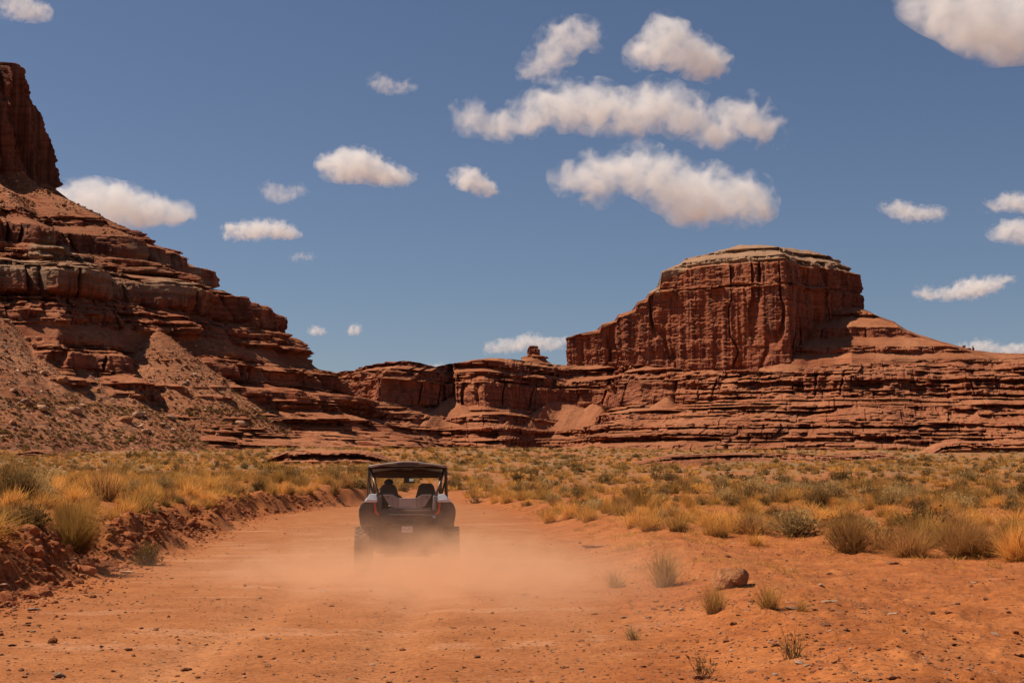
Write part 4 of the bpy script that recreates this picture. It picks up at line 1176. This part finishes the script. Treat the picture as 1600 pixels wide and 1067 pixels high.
    bm = bmesh.new(); add_box(bm, (0, -.215, 1.085), (.28, .05, .165)); bm_obj('centre_panel', bm, M_CPANEL, root, bevel=.006)
    bm = bmesh.new(); add_box(bm, (0, -.18, .96), (.78, .2, .09)); bm_obj('cargo_ledge', bm, M_BODY, root, bevel=.012)
    bm = bmesh.new(); add_prism(bm, [(-.42, .905), (.42, .905), (.40, .78), (.30, .745), (-.30, .745), (-.40, .78)], -.345, -.26); tg = bm_obj('tailgate', bm, M_BODY, root, bevel=.012)
    bm = bmesh.new(); add_box(bm, (0, -.35, .908), (.56, .02, .012)); bm_obj('tailgate_lip', bm, M_PANEL, tg, bevel=.003)
    cu = bpy.data.curves.new('lettering', 'FONT'); cu.body = 'HONDA'; cu.size = .058; cu.align_x = 'CENTER'; cu.align_y = 'CENTER'; cu.extrude = .0015; cu.space_character = 1.45
    to = bpy.data.objects.new('lettering_source', cu)
    COL.objects.link(to)
    dg = bpy.context.evaluated_depsgraph_get(); me = bpy.data.meshes.new_from_object(to.evaluated_get(dg)); bpy.data.objects.remove(to)
    me.materials.clear(); me.materials.append(M_LETTER)
    lo = link(bpy.data.objects.new('lettering', me), tg); lo.location = (0, -.3475, .832); lo.rotation_euler = (R(90), 0, 0)
    bm = bmesh.new(); add_tube(bm, bend([(-.36, -.30, .775), (-.24, -.39, .742), (0, -.40, .728), (.24, -.39, .742), (.36, -.30, .775)], .1), .012); bm_obj('bumper_bar', bm, M_TUBE, root, True)
    bm = bmesh.new(); add_tube(bm, [(.40, -.24, .85), (.43, -.36, .875)], .026); bm_obj('exhaust_tip', bm, M_STEEL, root)
    bm = bmesh.new(); add_box(bm, (0, 0, 0), (.175, .008, .098)); pl = bm_obj('license_plate', bm, M_PLATE, root, loc=(0, -.405, .675), bevel=.003)
    bm = bmesh.new(); add_prism(bm, [(-.575, .74), (.575, .74), (.575, .40), (.50, .30), (.36, .275), (-.36, .275), (-.50, .30), (-.575, .40)], -.24, -.18); bm_obj('rear_valance', bm, M_PLASTIC, root, bevel=.012)
    # roll cage
    rt = .026
    def tube(pts, r=rt, nm='cage_tube', mat=M_TUBE):
        bm = bmesh.new(); add_tube(bm, bend(pts, .09), r); return bm_obj(nm, bm, mat, root, True)
    for s in (-1, 1):
        tube([(s * .645, .35, 1.12), (s * .625, .30, 1.66), (s * .60, .45, 1.675), (s * .56, 1.45, 1.60)])               # main hoop side and roof rail
        tube([(s * .615, .27, 1.655), (s * .455, -.16, 1.19)], .022, 'rear_brace')
        tube([(s * .56, 1.45, 1.60), (s * .60, 2.02, .98)], .026, 'front_pillar')
        tube([(s * .60, .50, 1.61), (s * .53, .74, 1.38), (s * .58, 1.0, 1.0)], .020, 'side_tube')
        tube([(s * .63, .36, 1.45), (s * .55, .40, 1.18)], .017, 'gusset_tube')
    tube([(-.62, .30, 1.655), (.62, .30, 1.655)], .026, 'cross_tube')
    tube([(-.56, 1.45, 1.60), (.56, 1.45, 1.60)], .026, 'cross_tube')
    tube([(-.47, .36, 1.02), (.47, .36, 1.02)], .024, 'cross_tube')
    # roof: shallow arch that falls towards the front
    bm = bmesh.new()
    nx, ny = 17, 9
    def roof_pt(i, j, dz):
        u = -1 + 2 * i / (nx - 1); v = j / (ny - 1)
        x = u * .655; y = .12 + 1.5 * v
        z = 1.742 - .062 * abs(u) ** 1.7 - (.02 if abs(u) > .97 else 0) - .10 * v ** 1.5 + (.012 if abs(u) < .25 else 0)
        return bm.verts.new((x, y, z + dz))
    T = [[roof_pt(i, j, 0) for j in range(ny)] for i in range(nx)]; B = [[roof_pt(i, j, -.03) for j in range(ny)] for i in range(nx)]
    for i in range(nx - 1):
        for j in range(ny - 1):
            bm.faces.new((T[i][j], T[i + 1][j], T[i + 1][j + 1], T[i][j + 1])); bm.faces.new((B[i][j], B[i][j + 1], B[i + 1][j + 1], B[i + 1][j]))
    for i in range(nx - 1):
        bm.faces.new((T[i][0], B[i][0], B[i + 1][0], T[i + 1][0])); bm.faces.new((T[i][-1], T[i + 1][-1], B[i + 1][-1], B[i][-1]))
    for j in range(ny - 1):
        bm.faces.new((T[0][j], T[0][j + 1], B[0][j + 1], B[0][j])); bm.faces.new((T[-1][j], B[-1][j], B[-1][j + 1], T[-1][j + 1]))
    rf = bm_obj('roof', bm, M_BODY, root)
    bm = bmesh.new(); add_tube(bm, [(u * .655, .115, 1.742 - .062 * abs(u) ** 1.7 + (.010 if abs(u) < .25 else 0) - .004) for u in np.linspace(-.97, .97, 17)], .016, 8); bm_obj('roof_edge_highlight', bm, M_EDGE, rf, True)  # added pale tube: sun highlight of the rear roof edge, put into its colour
    bm = bmesh.new(); add_prism(bm, [(-.17, 1.722), (-.11, 1.730), (.11, 1.730), (.17, 1.722), (.15, 1.69), (-.15, 1.69)], .095, .20); bm_obj('roof_brow', bm, M_PLASTIC, rf, bevel=.004)
    for s in (-1, 1):
        bm = bmesh.new(); add_tube(bm, [(s * .19, .115, 1.722), (s * .40, .115, 1.704), (s * .60, .118, 1.672)], .008, 6); bm_obj('roof_trim', bm, M_STEEL, rf)
    bm = bmesh.new(); add_prism(bm, [(-.60, 1.63), (.60, 1.63), (.545, 1.50), (.50, 1.487), (-.50, 1.487), (-.545, 1.50)], 1.44, 1.50); bm_obj('windscreen_header', bm, M_PLASTIC, root, bevel=.01)
    bm = bmesh.new(); add_prism(bm, [(-.065, 1.40), (.115, 1.40), (.125, 1.425), (.105, 1.49), (-.06, 1.49)], 1.38, 1.43); mr = bm_obj('rear_view_mirror', bm, M_PLASTIC, root, bevel=.008)
    bm = bmesh.new(); add_box(bm, (.068, 1.376, 1.455), (.075, .006, .048)); bm_obj('mirror_glass', bm, M_MIRROR, mr)
    # seats
    for s, top in ((-1, 1.385), (1, 1.40)):
        st = empty('seat'); st.parent = root; st.location = (s * .315, .72, .56)
        bm = bmesh.new(); add_box(bm, (0, .22, .06), (.46, .5, .16)); bm_obj('cushion', bm, M_SEAT, st, bevel=.04)
        h = top - .56
        bm = bmesh.new(); add_prism(bm, [(-.23, .05), (.23, .05), (.235, h * .55), (.175, h * .74), (.13, h * .94), (.09, h), (-.09, h), (-.13, h * .94), (-.175, h * .74), (-.235, h * .55)], -.06, .07)
        bm_obj('seat_back', bm, M_SEAT, st, bevel=.03)
    bm = bmesh.new()
    c = Vector((-.315, 1.52, .98)); nn = 22
    rot = Matrix.Rotation(R(-62), 4, 'X')
    add_tube(bm, [c + (rot @ Vector((.17 * math.cos(2 * math.pi * q / nn), .17 * math.sin(2 * math.pi * q / nn), 0))) for q in range(nn + 1)], .015, 8)
    for a in (0, 2.1, 4.2): add_tube(bm, [c, c + (rot @ Vector((.17 * math.cos(a), .17 * math.sin(a), 0)))], .012, 6)
    add_tube(bm, [c, c + Vector((0, .35, -.14))], .018, 8)
    bm_obj('steering_wheel', bm, M_PLASTIC, root)
    bm = bmesh.new(); add_prism(bm, [(1.72, .70), (1.95, .70), (1.95, 1.0), (1.8, 1.02), (1.70, .95)], -.55, .55, 'x'); bm_obj('dashboard', bm, M_PLASTIC, root, bevel=.02)
    return root
build_vehicle()

def build_driver():
    """seated driver, back to us, hands on the wheel"""
    z0 = gz(VX, VY)
    o0 = Vector((VX, VY, z0)) + Matrix.Rotation(VROT, 3, 'Z') @ Vector((-.315, .86, .72))
    J = {}; E = []
    def j(n, p, r): J[n] = (Vector(p), r)
    j('pelvis', (0, 0, 0), (.15, .12)); j('waist', (0, -.03, .18), (.135, .105)); j('chest', (0, -.02, .36), (.165, .12)); j('neckbase', (0, .0, .50), (.085, .075)); j('neck', (0, .015, .56), (.055, .055))
    j('skull', (0, .03, .64), (.073, .085)); j('crown', (0, .03, .70), (.062, .075))
    E += [('pelvis', 'waist'), ('waist', 'chest'), ('chest', 'neckbase'), ('neckbase', 'neck'), ('neck', 'skull'), ('skull', 'crown')]
    for s, t in ((-1, 'l'), (1, 'r')):
        j('sh' + t, (s * .185, 0, .445), (.062, .062)); j('el' + t, (s * .25, .24, .22), (.045, .045)); j('wr' + t, (s * .17, .58, .30), (.03, .027)); j('pa' + t, (s * .165, .65, .32), (.034, .022))
        j('hip' + t, (s * .10, .06, -.02), (.095, .09)); j('kn' + t, (s * .14, .48, .08), (.065, .065)); j('an' + t, (s * .14, .80, -.28), (.043, .045)); j('toe' + t, (s * .14, .98, -.31), (.04, .032))
        E += [('chest', 'sh' + t), ('sh' + t, 'el' + t), ('el' + t, 'wr' + t), ('wr' + t, 'pa' + t), ('pelvis', 'hip' + t), ('hip' + t, 'kn' + t), ('kn' + t, 'an' + t), ('an' + t, 'toe' + t)]
        for q in range(4):
            j(f'f{q}{t}', (s * (.165 + .012), .675, .345 - .022 * q), (.0095, .0095)); j(f'g{q}{t}', (s * (.165 - .012), .71, .343 - .022 * q), (.0085, .0085)); j(f'h{q}{t}', (s * (.165 - .035), .69, .34 - .022 * q), (.008, .008))
            E += [('pa' + t, f'f{q}{t}'), (f'f{q}{t}', f'g{q}{t}'), (f'g{q}{t}', f'h{q}{t}')]
        j('t0' + t, (s * .135, .635, .335), (.011, .011)); j('t1' + t, (s * .125, .67, .35), (.009, .009)); E += [('wr' + t, 't0' + t), ('t0' + t, 't1' + t)]
    names = list(J); me = bpy.data.meshes.new('body')
    me.from_pydata([tuple(J[n][0]) for n in names], [(names.index(a), names.index(b)) for a, b in E], [])
    src = bpy.data.objects.new('body_source', me); COL.objects.link(src)
    sk = src.modifiers.new('skin', 'SKIN'); sk.use_smooth_shade = True
    src.modifiers.new('sub', 'SUBSURF').levels = 1
    for k, n in enumerate(names):
        v = me.skin_vertices[0].data[k]; v.radius = J[n][1]; v.use_root = n == 'pelvis'
    dg = bpy.context.evaluated_depsgraph_get()
    bodym = bpy.data.meshes.new_from_object(src.evaluated_get(dg)); bpy.data.objects.remove(src)
    t = NT('driver_skin_and_clothes'); sep = t.new('ShaderNodeSeparateXYZ'); t.l.new(t.obj(), sep.inputs[0])
    skin = t.math('MAXIMUM', t.rng(sep.outputs[2], .525, .545), t.rng(sep.outputs[1], .56, .59))
    legs = t.math('MULTIPLY', t.rng(sep.outputs[2], .10, .06), t.math('SUBTRACT', 1.0, 0.0))
    c = t.mix(legs, (.05, .04, .04), (.06, .065, .085))
    c = t.mix(t.math('MULTIPLY', skin, t.rng(sep.outputs[2], .12, .2)), c, (.42, .22, .15))
    t.set(Base_Color=c, Roughness=.8)
    bodym.materials.clear(); bodym.materials.append(t.m)
    p = link(bpy.data.objects.new('person', bodym)); p.location = o0; p.rotation_euler = (0, 0, VROT)
    tag(p, 'driver in dark clothes and dark cap in the left seat of the buggy', 'person')
    cap_m = simple_mat('dark_cap_cloth', (.035, .026, .024), .85)
    bm = bmesh.new(); bmesh.ops.create_uvsphere(bm, u_segments=20, v_segments=12, radius=1.0, matrix=Matrix.Translation((0, .025, .675)) @ Matrix.Diagonal((.084, .105, .080, 1)))
    bmesh.ops.delete(bm, geom=[v for v in bm.verts if v.co.z < .655 and v.co.y > -.03], context='VERTS')
    bm_obj('cap', bm, cap_m, p, True)
    bm = bmesh.new(); add_prism(bm, [(-.07, .685), (.07, .685), (.06, .675), (-.06, .675)], .11, .20); bm_obj('cap_brim', bm, cap_m, p)
    bm = bmesh.new()
    for s in (-1, 1): bmesh.ops.create_uvsphere(bm, u_segments=8, v_segments=6, radius=1, matrix=Matrix.Translation((s * .078, .03, .635)) @ Matrix.Diagonal((.012, .022, .03, 1)))
    bmesh.ops.create_uvsphere(bm, u_segments=8, v_segments=6, radius=1, matrix=Matrix.Translation((0, .12, .635)) @ Matrix.Diagonal((.014, .02, .024, 1)))
    bm_obj('face', bm, simple_mat('skin', (.42, .22, .15), .6), p, True)
build_driver()
# ------------------------------------------------------------------ dust raised by the wheels
def build_dust():
    x0, x1, y0, y1, z0, z1 = -6.2, 4.2, 11.5, 25.2, -.4, 2.6
    bm = bmesh.new(); bmesh.ops.create_cube(bm, size=1.0)
    me = bpy.data.meshes.new('dust_cloud'); bm.to_mesh(me); bm.free()
    o = link(bpy.data.objects.new('dust_cloud', me))
    o.location = ((x0 + x1) / 2, (y0 + y1) / 2, (z0 + z1) / 2); o.scale = (x1 - x0, y1 - y0, z1 - z0)
    t = NT('airborne_dust'); t.n.remove(t.b)
    p = t.pos()
    blobs = [(-1.7, 21.2, .02, 2.2, 1.5, .27, 1.25), (-2.55, 21.9, .15, .6, .8, .38, .75), (-.85, 21.8, .18, .65, .9, .42, .8), (-.9, 19.7, .08, 1.7, 1.8, .42, .85),
             (-1.7, 22.6, .65, .9, .5, .5, .16), (.8, 19.6, .15, 1.2, 2.4, .5, .13), (.5, 15.2, .1, 1.5, 2.4, .40, .13), (-1.2, 17.2, .0, 2.2, 2.2, .24, .14), (-3.3, 21.6, .15, .9, 1.1, .4, .22), (-.5, 17.6, .15, 1.4, 1.9, .46, .36), (-2.5, 22.1, .45, .6, .5, .45, .16), (-.95, 22.0, .48, .6, .5, .48, .16)]
    acc = None
    for (bx_, by_, bz_, rx, ry, rz_, w) in blobs:
        d = t.vmath('DIVIDE', t.vmath('SUBTRACT', p, (bx_, by_, bz_)), (rx, ry, rz_))
        e = t.math('MULTIPLY', t.math('EXPONENT', t.math('MULTIPLY', t.vmath('DOT_PRODUCT', d, d), -1.0)), w)
        acc = e if acc is None else t.math('ADD', acc, e)
    n = t.noise(t.scale(p, (1.5, 1.1, 2.2)), 1.0, 4, .6, .6)
    den = t.math('MULTIPLY', t.math('MULTIPLY', acc, t.rng(n, .34, .66, .08, 2.0)), 0.64)
    pv = t.new('ShaderNodeVolumePrincipled')
    pv.inputs['Color'].default_value = (.92, .59, .36, 1); pv.inputs['Anisotropy'].default_value = .15
    t.l.new(den, pv.inputs['Density']); t.l.new(pv.outputs[0], t.out.inputs['Volume'])
    try: t.m.cycles.volume_step_rate = .45
    except Exception: pass
    me.materials.append(t.m)
    tag(o, 'orange dust hanging low behind the wheels of the buggy', kind='stuff')
build_dust()

# ------------------------------------------------------------------ clouds: real volumes at the height of fair weather cumulus
CLOUD_H = 1500.0
def cloud_material(blobs, dens, size, wisp, seed):
    t = NT('cloud_droplets'); t.n.remove(t.b)
    p = t.obj()
    wn_ = t.new('ShaderNodeTexNoise'); t.l.new(p, wn_.inputs['Vector']); wn_.inputs['Scale'].default_value = .75 / size; wn_.inputs['Detail'].default_value = 2
    p = t.vmath('ADD', p, t.vmath('MULTIPLY', t.vmath('SUBTRACT', wn_.outputs['Color'], (.5, .5, .5)), (1.5 * size, 1.5 * size, 1.1 * size)))
    acc = None
    for (c, r) in blobs:                                   # soft puffs that run into one another
        d = t.vmath('DIVIDE', t.vmath('SUBTRACT', p, tuple(c)), (r * 1.05, r * 1.2, r * .85))
        e_ = t.math('EXPONENT', t.math('MULTIPLY', t.vmath('DOT_PRODUCT', d, d), -1.3))
        acc = e_ if acc is None else t.math('ADD', acc, e_)
    sh = t.vmath('ADD', p, (seed * 977.0, seed * 411.0, 0.0))
    n = t.noise(sh, 1.5 / size, 6, .6)
    f = t.math('ADD', t.math('MINIMUM', acc, .95), t.math('MULTIPLY', t.math('SUBTRACT', n, .5), 3.3 + 1.2 * wisp))
    f = t.math('MULTIPLY', t.math('SUBTRACT', f, (.36 + .30 * wisp)), .72, clamp=True)
    pv = t.new('ShaderNodeVolumePrincipled')
    pv.inputs['Color'].default_value = (.995, .99, .985, 1); pv.inputs['Anisotropy'].default_value = .0
    t.l.new(t.math('MULTIPLY', f, dens), pv.inputs['Density'])
    try: t.m.cycles.volume_step_rate = 0.5
    except Exception: pass
    t.l.new(pv.outputs[0], t.out.inputs['Volume'])
    return t.m

def cloud(label, puffs, base, seed, thick=1.0, wisp=0.0):
    """puffs: (px, py, radius px) in the photograph; distance follows from the flat cloud base at CLOUD_H"""
    D = CLOUD_H / math.tan(math.atan((HORIZON - base) / F))
    g = random.Random(seed)
    pxm = D / F
    if len(puffs) <= 6:
        puffs = puffs + [tuple((a_ + b_) / 2 for a_, b_ in zip(p, q)) for p, q in zip(puffs[:-1], puffs[1:])]
    ctr = sum((at(px, py, D) for px, py, r in puffs), Vector()) / len(puffs)
    bm = bmesh.new()
    big = sorted(r for _, _, r in puffs)[len(puffs) // 2] * pxm
    blobs = []
    for (px, py, r) in puffs:
        c = at(px, py, D) - ctr; rm = r * pxm
        c.y += g.gauss(0, .3) * rm
        blobs.append((c, rm))
        bmesh.ops.create_icosphere(bm, subdivisions=2, radius=rm * 1.28, matrix=Matrix.Translation(c) @ Matrix.Diagonal((1.1, 1.2, .9, 1)))
    me = bpy.data.meshes.new('cloud_source'); bm.to_mesh(me); bm.free()
    src = bpy.data.objects.new('cloud_source', me); COL.objects.link(src)
    rmod = src.modifiers.new('merge', 'REMESH'); rmod.mode = 'VOXEL'; rmod.voxel_size = big / 5
    dg = bpy.context.evaluated_depsgraph_get()
    me = bpy.data.meshes.new_from_object(src.evaluated_get(dg)); bpy.data.objects.remove(src)
    me.name = 'cloud'
    me.materials.clear(); me.materials.append(cloud_material(blobs, thick * 1.9 / big, big, wisp, seed))
    o = link(bpy.data.objects.new('cloud', me)); o.location = ctr
    return tag(o, label, 'cloud')

def row(*a): return [tuple(a[k:k + 3]) for k in range(0, len(a), 3)]
cloud('longest white cloud, a flat based bank with humps at both ends', row(735, 180, 32, 780, 195, 28, 830, 180, 38, 880, 165, 44, 930, 172, 44, 985, 180, 42, 1030, 165, 42, 1075, 185, 42, 1120, 205, 32, 1165, 180, 38, 1200, 205, 30), 232, 1)
cloud('grey ragged cloud scrap floating above the longest cloud', row(850, 95, 32, 880, 60, 32, 910, 50, 26, 930, 65, 18, 830, 110, 24), 140, 2, .45, .3)
cloud('upright knobbly white cloud above the long bank', row(1005, 85, 28, 1040, 60, 34, 1035, 40, 22, 1075, 80, 36, 1105, 100, 30, 1125, 95, 18), 131, 3, .7, .1)
cloud('broad white cloud drifting just above the flat topped butte', row(890, 280, 30, 940, 265, 38, 1000, 265, 44, 1050, 285, 48, 1110, 300, 50, 1160, 310, 46, 1185, 325, 28, 930, 305, 26, 1080, 325, 36), 357, 4)
cloud('small domed cloud left of the long bank', row(520, 262, 24, 555, 258, 30, 595, 268, 24, 635, 280, 16), 293, 5)
cloud('small lopsided white cloud puff between two larger clouds', row(722, 275, 20, 745, 285, 20, 768, 298, 13), 309, 6, .8, .1)
cloud('white cloud bank rising from behind the slope of the stepped mesa', row(120, 310, 34, 160, 315, 38, 200, 322, 36, 245, 330, 28, 285, 333, 20), 360, 7)
cloud('little flat white cloud over the stepped end of the mesa', row(362, 362, 16, 400, 357, 19, 440, 357, 17, 462, 366, 9), 377, 8)
cloud('thin torn wisp of cloud above the little flat cloud', row(420, 298, 16, 440, 305, 16, 468, 295, 14), 324, 9, .3, .35)
cloud('faint double wisp of cloud high above the domed cloud', row(590, 130, 16, 612, 138, 13, 640, 135, 12), 150, 10, .3, .35)
cloud('thick white cloud cut by the top edge above the butte side', row(1440, 5, 40, 1500, 15, 50, 1550, 35, 55, 1600, 45, 55, 1650, 40, 60), 96, 11)
cloud('fragment of pale cloud above the mesa tower', row(20, 12, 24, 55, 15, 20, 75, 22, 10), 33, 12, .6, .15)
cloud('pale flat cloud right of the butte top', row(1390, 325, 16, 1425, 333, 17, 1465, 334, 15), 348, 13, .6, .12)
cloud('soft cloud beyond the pale flat cloud, upper one of two', row(1555, 318, 16, 1590, 315, 18, 1620, 318, 18), 331, 14, .6, .12)
cloud('soft cloud beyond the pale flat cloud, lower one of two', row(1560, 360, 18, 1595, 362, 22, 1630, 365, 24), 384, 15, .7, .1)
cloud('low bright cloud with ragged ends over the butte shoulder', row(1440, 458, 14, 1480, 460, 14, 1515, 450, 20, 1550, 445, 16, 1575, 436, 10), 474, 16, .7, .15)
cloud('low cloud standing behind the lone rock pinnacle', row(765, 545, 12, 795, 540, 14, 830, 533, 17, 865, 538, 14, 885, 530, 8), 557, 17, .6, .1)
cloud('low cloud peeking over the ridge of small rock knobs', row(1500, 545, 10, 1535, 540, 15, 1570, 548, 12, 1600, 545, 14), 562, 18, .6, .1)
cloud('tiny round cloud puff near the end of the stepped mesa', row(557, 514, 10, 550, 518, 7), 525, 19, .5, .15)
cloud('tiny flat cloud puff touching the end of the stepped mesa', row(488, 516, 9, 503, 517, 8), 523, 20, .5, .15)
cloud('thin pink wisp of cloud below the little flat cloud', row(460, 402, 8, 485, 400, 8), 408, 21, .3, .3)
cloud('low cloud in the notch of the canyon rim', row(655, 575, 8, 685, 573, 9), 583, 22, .6, .1)
